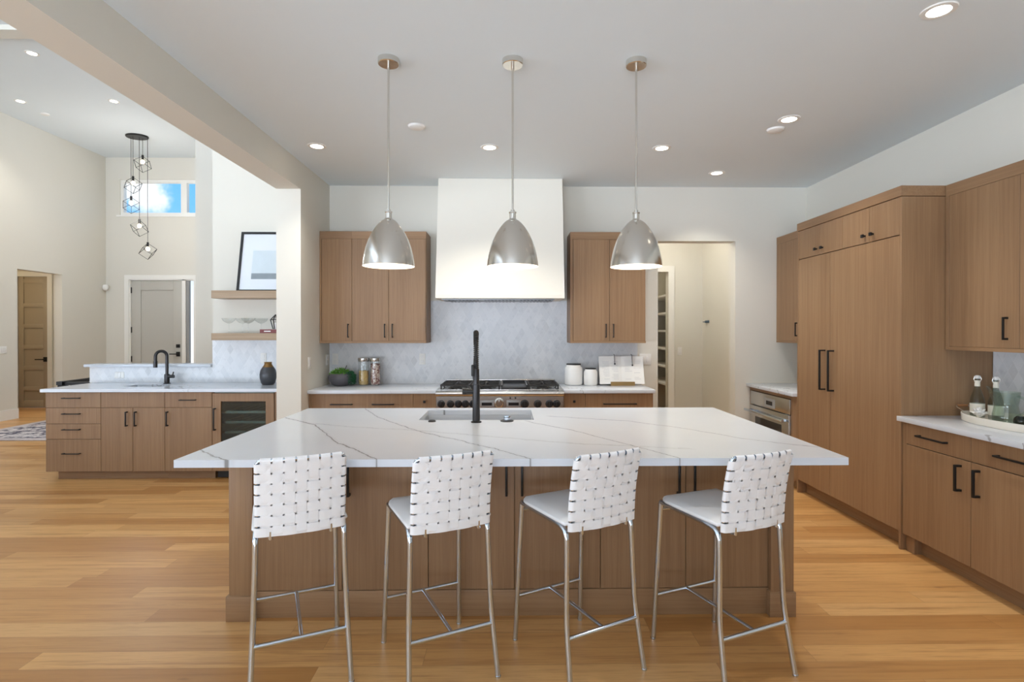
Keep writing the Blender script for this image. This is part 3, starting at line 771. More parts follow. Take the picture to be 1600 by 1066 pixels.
for i in range(6):
    a, b = seam[i], seam[i+1]
    hx = b-.042 if i % 2 == 0 else a+.038
    d_ = ip(MB().box(a+G, b-G, 2.806, 2.828, .137, .866, .0012, 1), 'door', oak_v)
    m = MB(); zc_ = .735; hl = .11; w_ = .012
    m.box(hx-w_/2, hx+w_/2, 2.77, 2.78, zc_-hl, zc_+hl, .002); m.box(hx-w_/2, hx+w_/2, 2.779, 2.806, zc_-hl, zc_-hl+.012); m.box(hx-w_/2, hx+w_/2, 2.779, 2.806, zc_+hl-.012, zc_+hl)
    ip(m, 'handle', black, d_)
for i in range(4):
    a = -1.34+i*.69
    ip(MB().box(a+G, a+.69-G, 3.97, 3.99, .11, .864, .0012, 1), 'door', oak_v)
SX0, SX1, SY0, SY1 = -.572, .165, 3.478, 3.912
o = slab_hole(MB(), -1.470, 1.527, 2.413, 4.025, .868, .902, SX0, SX1, SY0, SY1).build('island_countertop', quartz_i)
tag(o, 'big white quartz island countertop with thin grey veins', 'countertop')
sk = thing('island_sink', 'undermount stainless sink set in the island counter', 'sink', (-.2, 3.7, .66))
sb_ = basin('basin', sk, SX0, SX1, SY0, SY1, .867, .2, sinksteel)
for v in sb_.data.vertices: v.co -= Vector((-.2, 3.7, .66))
MB().box(-.018, -.006, SY0+.012, SY1-.012, .672, .80, .003).build('divider', sinksteel, sk, off=(.01, 3.7, .66)).location = (0, 0, 0)

# main faucet (spring pull-down), seen from behind
FX, FY = -.199, 3.389
fa = thing('kitchen_faucet', 'tall black spring pull-down faucet standing on the island counter', 'faucet', (FX, FY, .902))
def fp(m, name, mat=gunmetal, parent=fa): return m.build(name, mat, parent, off=(FX, FY, .902))
fp(MB().lathe([(0, 0), (.033, 0), (.033, .006), (.026, .009), (.0, .009)], (FX, FY, .902), 28), 'base_flange')
fp(MB().lathe([(.023, .008), (.023, .235), (.019, .238), (.019, .33), (.016, .335), (0, .335)], (FX, FY, .902), 28), 'body')
hose = []
for k in range(26):
    a = PI*k/25
    hose.append((FX-.006*(1-math.cos(a)), FY+.085-.085*math.cos(a), 1.375+.085*math.sin(a)))
hose = [(FX, FY, 1.22), (FX, FY, 1.30)] + hose + [(FX-.012, FY+.17, 1.30)]
fp(MB().tube(hose, .009), 'hose', darkgap)
hp = [Vector(p) for p in hose]; cl = [0]
for a, b in zip(hp, hp[1:]): cl.append(cl[-1]+(b-a).length)
def along(s):
    for i in range(len(cl)-1):
        if s <= cl[i+1]: f = (s-cl[i])/(cl[i+1]-cl[i]); return hp[i].lerp(hp[i+1], f), (hp[i+1]-hp[i]).normalized()
    return hp[-1], (hp[-1]-hp[-2]).normalized()
sp = []; turns = 40; N = turns*9
for i in range(N+1):
    p, d = along(cl[-1]*i/N*.999); u = Vector((1, 0, 0)); v = d.cross(u).normalized(); a = 2*PI*turns*i/N
    sp.append(p + (u*math.cos(a)+v*math.sin(a))*.0145)
fp(MB().tube(sp, .0032, 6), 'spring', black)
fp(MB().lathe([(0, .0), (.02, 0), (.023, .02), (.019, .05), (.016, .12), (.014, .15), (0, .15)], (FX-.012, FY+.17, 1.155), 20), 'spray_head', black)
fp(MB().tube([(FX, FY, 1.20), (FX-.012, FY+.17, 1.20)], .008).box(FX-.03, FX-.012, FY-.02, FY+.02, 1.19, 1.26, .004), 'holder_arm', black)
m = MB().tube([(FX, FY, 1.095), (FX-.06, FY, 1.095)], .017, 18).tube([(FX-.06, FY, 1.095), (FX-.085, FY, 1.095)], .0195, 18)
fp(m, 'lever_handle', black)
for px_, lab, mt in (((-.478, 3.42), 'flat black air switch button left of the island faucet', black),):
    b_ = MB().lathe([(0, 0), (.024, 0), (.024, .004), (.018, .009), (0, .010)], (px_[0], px_[1], .902), 24).build('air_switch', mt, off=(px_[0], px_[1], .902)); tag(b_, lab, 'button')
sd_ = thing('sink_stopper', 'chrome knob on a dark disc lying right of the island faucet', 'stopper', (-.008, 3.43, .902))
MB().lathe([(0, 0), (.042, 0), (.042, .005), (.03, .009), (0, .009)], n=28).build('disc', gunmetal, sd_)
MB().lathe([(0, .009), (.02, .009), (.02, .024), (.024, .028), (.022, .034), (0, .034)], n=24).build('knob', chrome, sd_)

# bar faucet
BFX, BFY = -3.70, 5.96
bf = thing('bar_faucet', 'black gooseneck faucet at the bar sink', 'faucet', (BFX, BFY, .902))
def bp_(m, name, mat=gunmetal): return m.build(name, mat, bf, off=(BFX, BFY, .902))
bp_(MB().lathe([(0, 0), (.035, 0), (.035, .006), (.026, .009), (.026, .10), (.02, .105), (0, .105)], (BFX, BFY, .902), 24), 'base')
arc = [(BFX, BFY, 1.0), (BFX, BFY, 1.2)] + [(BFX-.042+.042*math.cos(a), BFY-.03*(1-math.cos(a)), 1.2+.055*math.sin(a)) for a in [PI*k/12 for k in range(1, 13)]] + [(BFX-.084, BFY-.062, 1.085)]
bp_(MB().tube(arc, .016, 16), 'gooseneck')
bp_(MB().tube([(BFX-.084, BFY-.062, 1.15), (BFX-.084, BFY-.062, 1.08)], .02, 16), 'spray_head')
bp_(MB().tube([(BFX, BFY, .98), (BFX+.075, BFY, .98)], .018, 16).tube([(BFX+.06, BFY, .985), (BFX+.07, BFY, 1.03)], .006, 10), 'lever_handle')


# ------------------------------------------------------------------ bar stools
st = thing('bar_stool', 'white woven-back bar stool', 'bar stool', (0, 0, 0))
TR = .0115
def leg(s, rear):
    m = MB()
    if rear: m.tube([(s*.192, -.245, 0), (s*.180, -.195, .28), (s*.172, -.187, .53), (s*.170, -.180, .650), (s*.170, -.10, .660)], TR, 14, smooth=.05)
    else: m.tube([(s*.188, .225, 0), (s*.172, .188, .663)], TR, 14)
    m.lathe([(0, 0), (.0125, 0), (.0125, .008), (0, .008)], (s*(.192 if rear else .188), -.245 if rear else .225, 0), 12)
    return m
for s in (-1, 1):
    leg(s, False).build('leg', chrome, st); leg(s, True).build('leg', chrome, st)
    MB().tube([(s*.170, -.10, .660), (s*.172, .188, .663)], TR, 12).build('seat_rail', chrome, st)
MB().tube([(-.172, .190, .628), (.172, .190, .628)], .008, 10).build('cross_rail', chrome, st)
MB().tube([(-.183, .213, .215), (.183, .213, .215)], .0095, 12).build('footrest', chrome, st)
MB().tube([(-.183, -.207, .215), (.183, -.207, .215)], .0095, 12).build('stretcher', chrome, st)
MB().tube([(0, -.207, .215), (0, .213, .215)], .0085, 12).build('strut', chrome, st)
# seat pad
m = MB(); n = 12
prof = [(-.2, .20)]
def seat_pt(u, v):
    x = -.186+.372*u; y = -.190+.40*v
    return x, y
b = m.b; top = []; bot = []
for i in range(n+1):
    rt_, rb_ = [], []
    for j in range(n+1):
        x, y = seat_pt(i/n, j/n)
        e = min(i, n-i, j, n-j)
        z = .693 if e else .682
        z -= .006*math.exp(-((x/.12)**2+(y/.12)**2)) if e else 0
        # round the front corners
        if y > .13 and abs(x) > .115:
            k = math.hypot((abs(x)-.115)/.071, (y-.13)/.08)
            if k > 1: x = math.copysign(.115+(abs(x)-.115)/k, x); y = .13+(y-.13)/k
        rt_.append(b.verts.new((x, y, z))); rb_.append(b.verts.new((x*.985, y*.985, .668)))
    top.append(rt_); bot.append(rb_)
for i in range(n):
    for j in range(n):
        b.faces.new((top[i][j], top[i+1][j], top[i+1][j+1], top[i][j+1])); b.faces.new((bot[i][j], bot[i][j+1], bot[i+1][j+1], bot[i+1][j]))
for k in range(n):
    for (a, c) in (((k, 0), (k+1, 0)), ((k+1, n), (k, n)), ((0, k+1), (0, k)), ((n, k), (n, k+1))):
        b.faces.new((top[a[0]][a[1]], bot[a[0]][a[1]], bot[c[0]][c[1]], top[c[0]][c[1]]))
so = m.build('seat', vinyl, st)
md = so.modifiers.new('bevel', 'BEVEL'); md.width = .006; md.segments = 2; md.limit_method = 'ANGLE'; md.angle_limit = math.radians(40)
# woven back: frame, straps
BW, BZ0, BZ1 = .175, .646, .972
def byz(z):  # back leans and curves
    t = (z-BZ0)/(BZ1-BZ0); return -.196-.05*t-.012*math.sin(PI*t)*-1
def bcv(x): return -.022*(1-(x/BW)**2)       # gentle hollow across the width
m = MB()
fr_pts = [(-BW+.012, byz(BZ0+.012)+bcv(-BW), BZ0+.012)] + [(-BW+.012, byz(z), z) for z in (.75, .86)] + [(-BW+.012, byz(BZ1-.012), BZ1-.012)]
top_pts = [(x, byz(BZ1-.012)+bcv(x), BZ1-.012) for x in (-.11, -.04, .04, .11)]
path = fr_pts + top_pts + [(-p[0], p[1], p[2]) for p in fr_pts[::-1]]
m.tube(path, .0085, 12, smooth=.02); m.tube([(x, byz(BZ0+.012)+bcv(x), BZ0+.012) for x in (-BW+.012, -.11, -.04, .04, .11, BW-.012)], .0085, 12)
m.build('back_frame', chrome, st)
NS = 7; m = MB(); T = .0022
sx_, sz_ = 2*(BW-.019)/NS, (BZ1-BZ0-.019)/NS
def strip(fn, n, wv):
    """closed strap: woven rear layer, turn around the tube, plain front layer"""
    ring = []
    for i in range(n+1): ring.append(fn(i/n, 0))
    for i in range(n+1): ring.append(fn(1-i/n, 1))
    b = m.b; cnt = len(ring)
    A = [b.verts.new(p[0]) for p in ring]; B_ = [b.verts.new(p[1]) for p in ring]
    for i in range(cnt): b.faces.new((A[i], A[(i+1) % cnt], B_[(i+1) % cnt], B_[i]))
def wave(t, ph):
    q = math.sin(PI*t*NS); return .0015*math.copysign(abs(q)**.4, q)*(1 if ph else -1)
gap = .0034
for r in range(NS):
    zc0, zc1 = BZ0+r*sz_+gap, BZ0+(r+1)*sz_-gap
    def fn(t, layer, zc0=zc0, zc1=zc1, r=r):
        x = -BW+2*BW*t; e = max(0, 1-min(t, 1-t)/.035)
        if layer == 0: off = -.0115 + wave(t, r % 2)*(1-e); off *= math.sqrt(max(0, 1-e*e)) if e else 1
        else: off = .0115*(math.sqrt(max(0, 1-e*e)) if e else 1)
        return tuple(Vector((x, byz(z)+bcv(x)+off, z)) for z in (zc0, zc1))
    strip(fn, 70, r)
for c_ in range(NS):
    xc0, xc1 = -BW+.019+c_*sx_+gap, -BW+.019+(c_+1)*sx_-gap
    def fn(t, layer, xc0=xc0, xc1=xc1, c_=c_):
        z = BZ0+(BZ1-BZ0)*t; e = max(0, 1-min(t, 1-t)/.045)
        if layer == 0: off = -.0115 + wave(t, (c_+1) % 2)*(1-e); off *= math.sqrt(max(0, 1-e*e)) if e else 1
        else: off = .0085*(math.sqrt(max(0, 1-e*e)) if e else 1)
        return tuple(Vector((x, byz(z)+bcv(x)+off, z)) for x in (xc0, xc1))
    strip(fn, 70, c_)
m.build('backrest', vinyl, st)
for s in (-1, 1):
    MB().tube([(s*.115, byz(.66)-.016, .668), (s*.115, byz(.66)-.017, .640), (s*.115, -.185, .640), (s*.115, -.10, .662)], .008, 10).build('back_bracket', chrome, st)
stools = [(-.930, 2.427, 23.8), (-.321, 2.445, 25.2), (.305, 2.470, 28.0), (.952, 2.445, 22.4)]
stlab = ['white woven-back bar stool with chrome legs nearest the bar, its seat hidden by its back', 'white woven-back chrome bar stool second from the left end of the island',
         'white woven-back chrome bar stool third from the left, right of the faucet', 'white woven-back chrome bar stool nearest the refrigerator']
for i, (x, y, a) in enumerate(stools):
    o = st if i == 0 else copy_tree(st)
    o.location = (x, y, 0); o.rotation_euler = (0, 0, math.radians(a)); o['label'] = stlab[i]; o['group'] = 'bar stools at the island'

# ------------------------------------------------------------------ pendants over the island
pd = thing('pendant_lamp', 'pendant', 'pendant lamp')
MB().lathe([(0, 0), (.060, 0), (.060, -.03), (.057, -.034), (0, -.034)], n=36).build('canopy', nickel, pd)
MB().tube([(0, 0, -.034), (0, 0, -.06)], .009).tube([(0, 0, -.05), (0, 0, -.875)], .0058, 12).build('stem', nickel, pd)
MB().lathe([(0, -.868), (.012, -.868), (.012, -.875), (.022, -.880), (.022, -.885), (.019, -.889), (.019, -.918), (.026, -.928), (0, -.928)], n=28).build('socket_cap', nickel, pd)
prof = [(.020, -.924), (.034, -.930), (.052, -.945), (.074, -.972), (.095, -1.005), (.114, -1.044), (.129, -1.088), (.139, -1.13), (.145, -1.165), (.148, -1.196)]
MB().lathe(prof, n=64).build('shade', nickel, pd)
MB().lathe([(r-.0025, z-.002) for r, z in prof[:-1]] + [(.1465, -1.1955), (.148, -1.1965)], n=64).build('shade_liner', liner, pd, label='white inside of the shade')
MB().ball((0, 0, -1.07), .03, 3, (1, 1, 1.2)).tube([(0, 0, -.928), (0, 0, -1.045)], .016).build('bulb', bulb_m, pd)
for i, (x, lab) in enumerate(((-.69, 'brushed nickel dome pendant above the left side of the island'), (.026, 'brushed nickel dome pendant hanging in front of the white hood'), (.744, 'brushed nickel dome pendant overlapping the wall cabinet right of the hood'))):
    o = pd if i == 0 else copy_tree(pd)
    o.location = (x, 3.155, ZC); o['label'] = lab; o['group'] = 'pendants over the island'
    L = bpy.data.lights.new('pendant_light', 'POINT'); L.energy = 2.2; L.color = (1, .86, .68); L.shadow_soft_size = .03
    lo = bpy.data.objects.new('pendant_light', L); COL.objects.link(lo); lo.parent = o; lo.location = (0, 0, -1.14)

# ------------------------------------------------------------------ recessed ceiling lights, detectors
rl = thing('recessed_light', '', 'ceiling light')
MB().lathe([(.052, -.001), (.052, -.006), (.060, -.008), (.075, -.005), (.078, 0), (.052, 0)], n=36).build('trim_ring', plastic, rl)
MB().lathe([(0, -.004), (.052, -.004), (.052, -.001), (0, -.001)], n=36).build('lens', glowW, rl)
spots = [(-1.62, 4.642, ZC, 'lit recessed ceiling light nearest the white pillar'), (-.158, 4.65, ZC, 'lit recessed ceiling light between the left and middle pendants'),
         (1.315, 4.642, ZC, 'lit recessed ceiling light just right of the right pendant'), (2.066, 5.362, ZC, 'lit recessed ceiling light nearest the back wall, above the pantry doorway'),
         (2.078, 3.998, ZC, 'lit recessed ceiling light next to a smoke detector, above the refrigerator'), (2.107, 2.634, ZC, 'largest lit recessed ceiling light at the top right corner'),
         (-6.125, 7.117, ZH, 'lit recessed light in the high ceiling closest to the beam crossing top left'), (-7.581, 8.599, ZH, 'lit recessed light in the high ceiling above the left hall opening'),
         (-6.128, 8.575, ZH, 'lit recessed light in the high ceiling nearest the cube chandelier')]
for i, (x, y, z, lab) in enumerate(spots):
    o = rl if i == 0 else copy_tree(rl)
    o.location = (x, y, z); o['label'] = lab; o['group'] = 'recessed ceiling lights'
    L = bpy.data.lights.new('downlight', 'SPOT'); L.energy = (32 if x < 1 else 15 if x < 2 else 5) if z < 4 else 28; L.color = (1, .95, .86); L.spot_size = math.radians(110); L.spot_blend = .8; L.shadow_soft_size = .05
    lo = bpy.data.objects.new('downlight', L); COL.objects.link(lo); lo.parent = o; lo.location = (0, 0, -.02)
sdm = [(-.70, 4.182, ZC, 'round white flat ceiling detector between left and middle pendants'), (2.079, 4.202, ZC, 'round white ceiling detector beside the light above the refrigerator'), (-7.626, 9.097, ZH, 'small white detector on the high ceiling above the left wall')]
for x, y, z, lab in sdm:
    o = MB().lathe([(0, -.02), (.045, -.02), (.060, -.012), (.066, 0), (0, 0)], n=32).build('smoke_detector', plastic, off=(0, 0, 0)); o.location = (x, y, z); tag(o, lab, 'smoke detector', 'ceiling detectors')

# ------------------------------------------------------------------ cube chandelier over the entry
CHX, CHY = -6.80, 10.1
ch = thing('chandelier', 'black entry chandelier of five wire cubes hanging at staggered heights', 'chandelier', (CHX, CHY, ZH))
MB().lathe([(0, -.03), (.18, -.03), (.19, -.02), (.19, 0), (0, 0)], n=40, sy=.8).build('canopy', black, ch)
def axyz(px, py, Y): return at(px, py, Y)[::2]
cubes = [(223, 257, .05, 20), (208, 290, -.06, 50), (205, 321, .0, 35), (218, 357, -.02, 15), (231, 393, .04, 60)]
for px, py, dy, ang in cubes:
    x, z = axyz(px, py, CHY+dy); lx, lz = x-CHX, z-ZH; e = .086
    R = Matrix.Rotation(math.radians(ang), 3, 'Z') @ Matrix.Rotation(math.atan(math.sqrt(2)), 3, 'X') @ Matrix.Rotation(PI/4, 3, 'Z')
    C8 = {(i, j, k): R @ Vector((i*e, j*e, k*e)) + Vector((lx, dy, lz)) for i in (-1, 1) for j in (-1, 1) for k in (-1, 1)}
    topv = max(C8.values(), key=lambda v: v.z)
    m = MB()
    for a in C8:
        for q in range(3):
            if a[q] == -1:
                bb = list(a); bb[q] = 1; m.bar(C8[a], C8[tuple(bb)], .0065, .0065)
    cg = m.build('wire_cube', black, ch)
    MB().tube([(lx, dy, -.02), (lx, dy, topv.z)], .004, 8).build('cord', black, cg)
    MB().tube([(lx, dy, topv.z+.02), (lx, dy, topv.z-.06)], .018, 12).build('socket', black, cg)
    MB().ball((lx, dy, topv.z-.105), .034, 2, (1, 1, 1.2)).build('bulb', bulb_m, cg)

# ------------------------------------------------------------------ bar shelves and what stands on them
for z0, z1, lab in ((1.822, 1.903, 'upper pale oak floating shelf holding the framed print'), (1.374, 1.449, 'lower pale oak floating shelf holding the coupe glasses')):
    o = MB().box(-3.153, XW0-.001, 5.83, 6.089, z0, z1, .0015).build('floating_shelf', shelf_w, off=(-2.65, 6.09, z0)); tag(o, lab, 'shelf', 'bar shelves')
# leaning framed print
pf = thing('picture_frame', 'black framed print leaning on the upper bar shelf', 'picture', (-2.61, 5.935, 1.9072))
lean = math.atan2(.125, .66)
def lp(m, name, mat, parent=pf):
    bmesh.ops.rotate(m.b, verts=m.b.verts, cent=(0, 0, 0), matrix=Matrix.Rotation(-lean, 3, 'X')); return m.build(name, mat, parent)
wf, hf, tf = .333, .672, .024
lp(boxes((-wf, -wf+tf, 0, .022, 0, hf), (wf-tf, wf, 0, .022, 0, hf), (-wf+tf, wf-tf, 0, .022, hf-tf, hf), (-wf+tf, wf-tf, 0, .022, 0, tf*.6)), 'frame', black)
mt_ = lp(boxes((-wf+tf, wf-tf, .012, .018, tf*.6, hf-tf)), 'mat_board', matboard)
lp(boxes((-.19, .13, .0105, .012, .20, .46)), 'print', printblue, mt_); lp(boxes((-.19, .13, .0105, .012, .135, .20)), 'print', printgrey, mt_)
lp(boxes((-wf+tf, wf-tf, .004, .007, tf*.6, hf-tf)), 'glazing', clear)
# coupe glasses
cg_ = thing('coupe_glass', '', 'glass')
MB().lathe([(0, .0), (.036, .0), (.034, .003), (.006, .007), (.0035, .02), (.0035, .09), (.010, .102), (.035, .115), (.060, .135), (.070, .162), (.0685, .162), (.058, .136), (.034, .117), (.006, .106), (0, .105)], n=32).build('glass_body', clear, cg_)
for i, (px, yy, lab) in enumerate(((357.5, 5.90, 'leftmost clear coupe glass on the lower bar shelf'), (379, 6.00, 'clear coupe glass second from the left on the lower bar shelf'), (388, 5.89, 'middle clear coupe glass at the front of the lower bar shelf'), (408, 6.015, 'clear coupe glass just left of the red book on the lower bar shelf'))):
    o = cg_ if i == 0 else copy_tree(cg_)
    o.location = (at(px, 500, yy)[0], yy, 1.4495); o['label'] = lab; o['group'] = 'coupe glasses on the lower shelf'
bk = thing('book', 'dusty red book lying flat on the lower bar shelf', 'book', (-2.52, 5.95, 1.4495))
boxes((-.135, .135, -.09, .09, 0, .004), (-.135, .135, -.09, .09, .036, .040), (-.135, .135, -.09, -.086, .004, .036)).build('cover', rose, bk)
boxes((-.132, .132, -.086, .087, .004, .036)).build('pages', paper, bk)
MB().box(-.09, -.02, -.0912, -.089, .014, .026).build('spine_lettering', paper, bk)
om = thing('wire_ornament', 'small black and white geometric ornament standing on the red book', 'ornament', (-2.525, 5.95, 1.4898))
m = MB(); rr = .055; top_ = Vector((0, 0, .16)); bt = Vector((0, 0, 0.003)); q4 = [Vector((rr*math.cos(a), rr*math.sin(a), .105)) for a in (0, PI/2, PI, 3*PI/2)]
for a in range(4): m.bar(q4[a], q4[(a+1) % 4], .008, .008); m.bar(q4[a], top_, .008, .008); m.bar(q4[a], (q4[a]*.5*1).to_3d()*Vector((1, 1, 0)).length/1.414 if False else Vector((q4[a].x*.5, q4[a].y*.5, .004)), .008, .008)
m.build('frame', black, om); MB().ball((0, 0, .1), .03, 2).tube([(0, 0, 0), (0, 0, .08)], .012).build('core', whitegloss, om)
vz = thing('vase', 'charcoal vase with bronze neck on the bar counter', 'vase', (-2.55, 5.82, .9025))
MB().lathe([(0, 0), (.055, 0), (.070, .02), (.082, .07), (.084, .11), (.076, .155), (.056, .188)], n=40).build('body', vasedark, vz)
MB().lathe([(.056, .188), (.042, .208), (.036, .225), (.040, .240), (.036, .240), (.032, .225), (.036, .205), (0, .19)], n=40).build('neck', bronze, vz, label='shiny bronze glazed neck')

# ------------------------------------------------------------------ back counter objects
pl = thing('potted_succulent', 'trailing green succulent in a round dark grey bowl', 'plant', (-1.75, 5.72, .9025))
MB().lathe([(0, 0), (.065, 0), (.10, .025), (.125, .065), (.128, .09), (.118, .118), (.10, .132), (.094, .130), (.09, .115), (0, .11)], n=44).build('bowl', potgrey, pl)
m = MB()
def leaf(m, p, d, L, w):
    d = Vector(d).normalized(); a = Vector((0, 0, 1)) if abs(d.z) < .9 else Vector((1, 0, 0)); u = d.cross(a).normalized(); v = u.cross(d)
    p = Vector(p); b = m.b
    V = [b.verts.new(q) for q in (p, p+d*L*.45+u*w, p+d*L+v*w*.3, p+d*L*.45-u*w, p+d*L*.45+v*w*.55, p+d*L*.45-v*w*.35)]
    for f in ((0, 1, 4), (1, 2, 4), (2, 3, 4), (3, 0, 4), (0, 5, 1), (1, 5, 2), (2, 5, 3), (3, 5, 0)): b.faces.new([V[i] for i in f])
for i in range(240):
    a, r = random.uniform(0, 2*PI), .105*math.sqrt(random.random()); h = .115+.055*(1-(r/.105)**2)*random.uniform(.5, 1.1)
    leaf(m, (r*math.cos(a), r*math.sin(a), h), (math.cos(a)*.8+random.uniform(-.4, .4), math.sin(a)*.8+random.uniform(-.4, .4), random.uniform(.2, 1)), random.uniform(.018, .034), .008)
m.build('foliage', leafL, pl, smooth=False)
m = MB()
for s in range(9):
    a = random.uniform(-.75, .5); r0 = .10; x0, y0 = r0*math.cos(a), r0*math.sin(a)-.03; L = random.uniform(.10, .145)
    for k in range(16):
        t = k/15; rr = 1+.45*min(1, t*2.2); z = .135+.02*math.sin(t*PI*.5)*(1-t)-L*max(0, t-.15)
        for q in range(3):
            leaf(m, (x0*rr+random.uniform(-.012, .012), y0*rr+random.uniform(-.012, .012), max(.012, z)), (random.uniform(-1, 1), random.uniform(-1, .6), random.uniform(-.3, .7)), .022, .007)
m.build('trailing_foliage', leafD, pl, smooth=False, label='dark green trailing stems')
MB().tube([(.03, .0, .15), (.05, -.005, .18), (.062, 0, .21)], .004, 8, smooth=.01).build('stem', vasedark, pl)

def jar(x, y, lab, mat, fill, seedn, r=.056):
    j = thing('glass_jar', lab, 'jar', (x, y, .9025), 0, 'glass jars on the back counter')
    MB().lathe([(0, 0), (r-.004, 0), (r, .004), (r, .25), (r-.003, .25), (r-.003, .006), (0, .006)], n=36).build('glass_body', clear, j)
    MB().lathe([(0, .249), (r+.002, .249), (r+.003, .252), (r+.003, .282), (r, .286), (0, .286)], n=36).build('lid', steel, j)
    m = MB(); random.seed(seedn)
    m.lathe([(0, .008), (r-.012, .008), (r-.012, fill-.01), (0, fill-.01)], n=20)
    nn = 230
    for i in range(nn):
        a = random.uniform(0, 2*PI); z = random.uniform(.018, fill)
        q = r-.014; m.ball((q*math.cos(a), q*math.sin(a), z), .0085, 1, (1, 1, random.uniform(.7, 1.2)))
    for i in range(40):
        a = random.uniform(0, 2*PI); q = random.uniform(0, r-.014); m.ball((q*math.cos(a), q*math.sin(a), fill-.008), .009, 1)
    m.build('contents', mat, j)['kind'] = 'stuff'
def beanmat():
    m, t, p = base('speckled_beans')
    co = t.node('ShaderNodeTexCoord').outputs['Object']
    v = t.node('ShaderNodeTexVoronoi'); t.put(v.inputs['Vector'], co); v.inputs['Scale'].default_value = 70
    r = t.white(v.outputs['Color'])[0]
    t.put(p.inputs['Base Color'], t.mix(t.sm(r, .45, .6), lin((206, 188, 176)), lin((140, 96, 90)))); p.inputs['Roughness'].default_value = .6
    return m
jar(-1.524, 5.76, 'glass jar half full of pasta beside the trailing succulent', pasta, .15, 3)
jar(-1.40, 5.76, 'glass jar full of pink speckled beans, right of the pasta jar', beanmat(), .225, 4)

def canister(x, y, r, h, lab):
    c_ = thing('canister', lab, 'canister', (x, y, .9025), 0, 'white canisters')
    MB().lathe([(0, 0), (r*.9, 0), (r*.98, .008), (r, .02), (r, h*.74), (r*.96, h*.82), (r*.82, h*.90), (r*.78, h*.95), (0, h*.95)], n=44).build('body', whitegloss, c_)
    MB().lathe([(0, h*.95), (r*.80, h*.95), (r*.80, h), (r*.76, h+.002), (0, h+.002)], n=40).build('lid', darkgap, c_, label='black lid')
canister(.695, 5.77, .096, .222, 'larger white ceramic canister with a black lid right of the range')
canister(.868, 5.71, .072, .178, 'smaller white ceramic canister with a black lid beside the cookbook')

# cookbook on its stand
cb = thing('book_stand', 'golden brown book stand with two black page arms right of the canisters', 'stand', (1.195, 5.72, .9025))
boxes((-.125, .125, -.08, -.062, 0, .040), (-.125, .125, -.062, .10, 0, .012)).build('base', goldwood, cb)
m = MB(); th = math.radians(18)
m2 = boxes((-.17, .17, .0, .010, .012, .27)); bmesh.ops.rotate(m2.b, verts=m2.b.verts, cent=(0, 0, .012), matrix=Matrix.Rotation(-th, 3, 'X')); bmesh.ops.translate(m2.b, verts=m2.b.verts, vec=(0, -.008, 0)); m2.build('back_board', goldwood, cb)
def onback(x, z, d=0.0): return Vector((x, -.042+z*math.sin(th)-d*math.cos(th), .013+z*math.cos(th)+d*math.sin(th)*-1*-.0))
for xx, zl in ((-.07, .225), (.115, .21)):
    MB().tube([onback(xx, .322, -.02), onback(xx, .322, .034), onback(xx, zl, .030)], .0028, 8, smooth=.01).ball(onback(xx, zl-.004, .029), .009, 2).build('page_arm', black, cb)
bo = thing('cookbook', 'open white-paged cookbook propped on the golden brown stand', 'book', (1.195, 5.678, .915))
def page(m, x0, x1, bulge):
    n = 10; b = m.b; F_, K = [], []
    for i in range(n+1):
        t = i/n; x = x0+(x1-x0)*t; d = bulge*math.sin(PI*min(1, t*1.15) if x0 == 0 else PI*t)*1
        for L, dd in ((F_, d+.008), (K, 0)):
            L.append([b.verts.new((x, z*math.sin(th)-dd*math.cos(th), z*math.cos(th)+dd*math.sin(th))) for z in (0.0, .30)])
    for i in range(n):
        b.faces.new((F_[i][0], F_[i+1][0], F_[i+1][1], F_[i][1])); b.faces.new((K[i][0], K[i][1], K[i+1][1], K[i+1][0]))
        b.faces.new((F_[i][1], F_[i+1][1], K[i+1][1], K[i][1])); b.faces.new((F_[i][0], K[i][0], K[i+1][0], F_[i+1][0]))
    for i in (0, n): b.faces.new((F_[i][0], F_[i][1], K[i][1], K[i][0]))
for x0, x1 in ((0, -.235), (0, .235)):
    m = MB(); page(m, x0, x1, .008); pg = m.build('page_block', paper, bo)
    m = MB()
    s = -1 if x1 < 0 else 1
    for k in range(13):
        z = .255-.017*k
        for j in range(2):
            a = s*(.035+j*.095) ; bb = a+s*random.uniform(.05, .08)
            if random.random() < .3: continue
            m.bar((a, z*math.sin(th)-.0172*math.cos(th), z*math.cos(th)+.0172*math.sin(th)), (bb, z*math.sin(th)-.0172*math.cos(th), z*math.cos(th)+.0172*math.sin(th)), .0016, .0022)
    m.build('printed_lines', ink, pg)

# ------------------------------------------------------------------ right counter objects
bw = thing('wooden_bowl', 'amber wooden bowl of yellow fruit beside the refrigerator', 'bowl', (3.0, 5.28, .9025))
MB().lathe([(0, 0), (.05, 0), (.06, .008), (.11, .06), (.15, .105), (.145, .107), (.105, .066), (.05, .016), (0, .014)], n=32).build('bowl_body', bowlwood, bw)
for i, (ax, ay, az) in enumerate(((-.045, .03, .092), (.045, .038, .095), (.015, -.052, .093), (.0, .005, .158))):
    o = MB().ball((0, 0, 0), .042, 3, (1.15, .95, .92)).build('lemon', yellowm); o.location = (3.0+ax, 5.28+ay, .9025+az)
    tag(o, 'yellow fruit piled in the amber wooden bowl', 'fruit', 'fruit in the wooden bowl')
tx, ty = 3.035, 3.155
ty_ = thing('serving_tray', 'oval whitewashed wooden tray with metal handles on the right counter', 'tray', (tx, ty, .9025))
MB().lathe([(0, 0), (.97, 0), (.985, .002), (1.0, .045), (.975, .046), (.95, .012), (0, .011)], n=64, sx=.205, sy=.372).build('tray_body', traywhite, ty_)
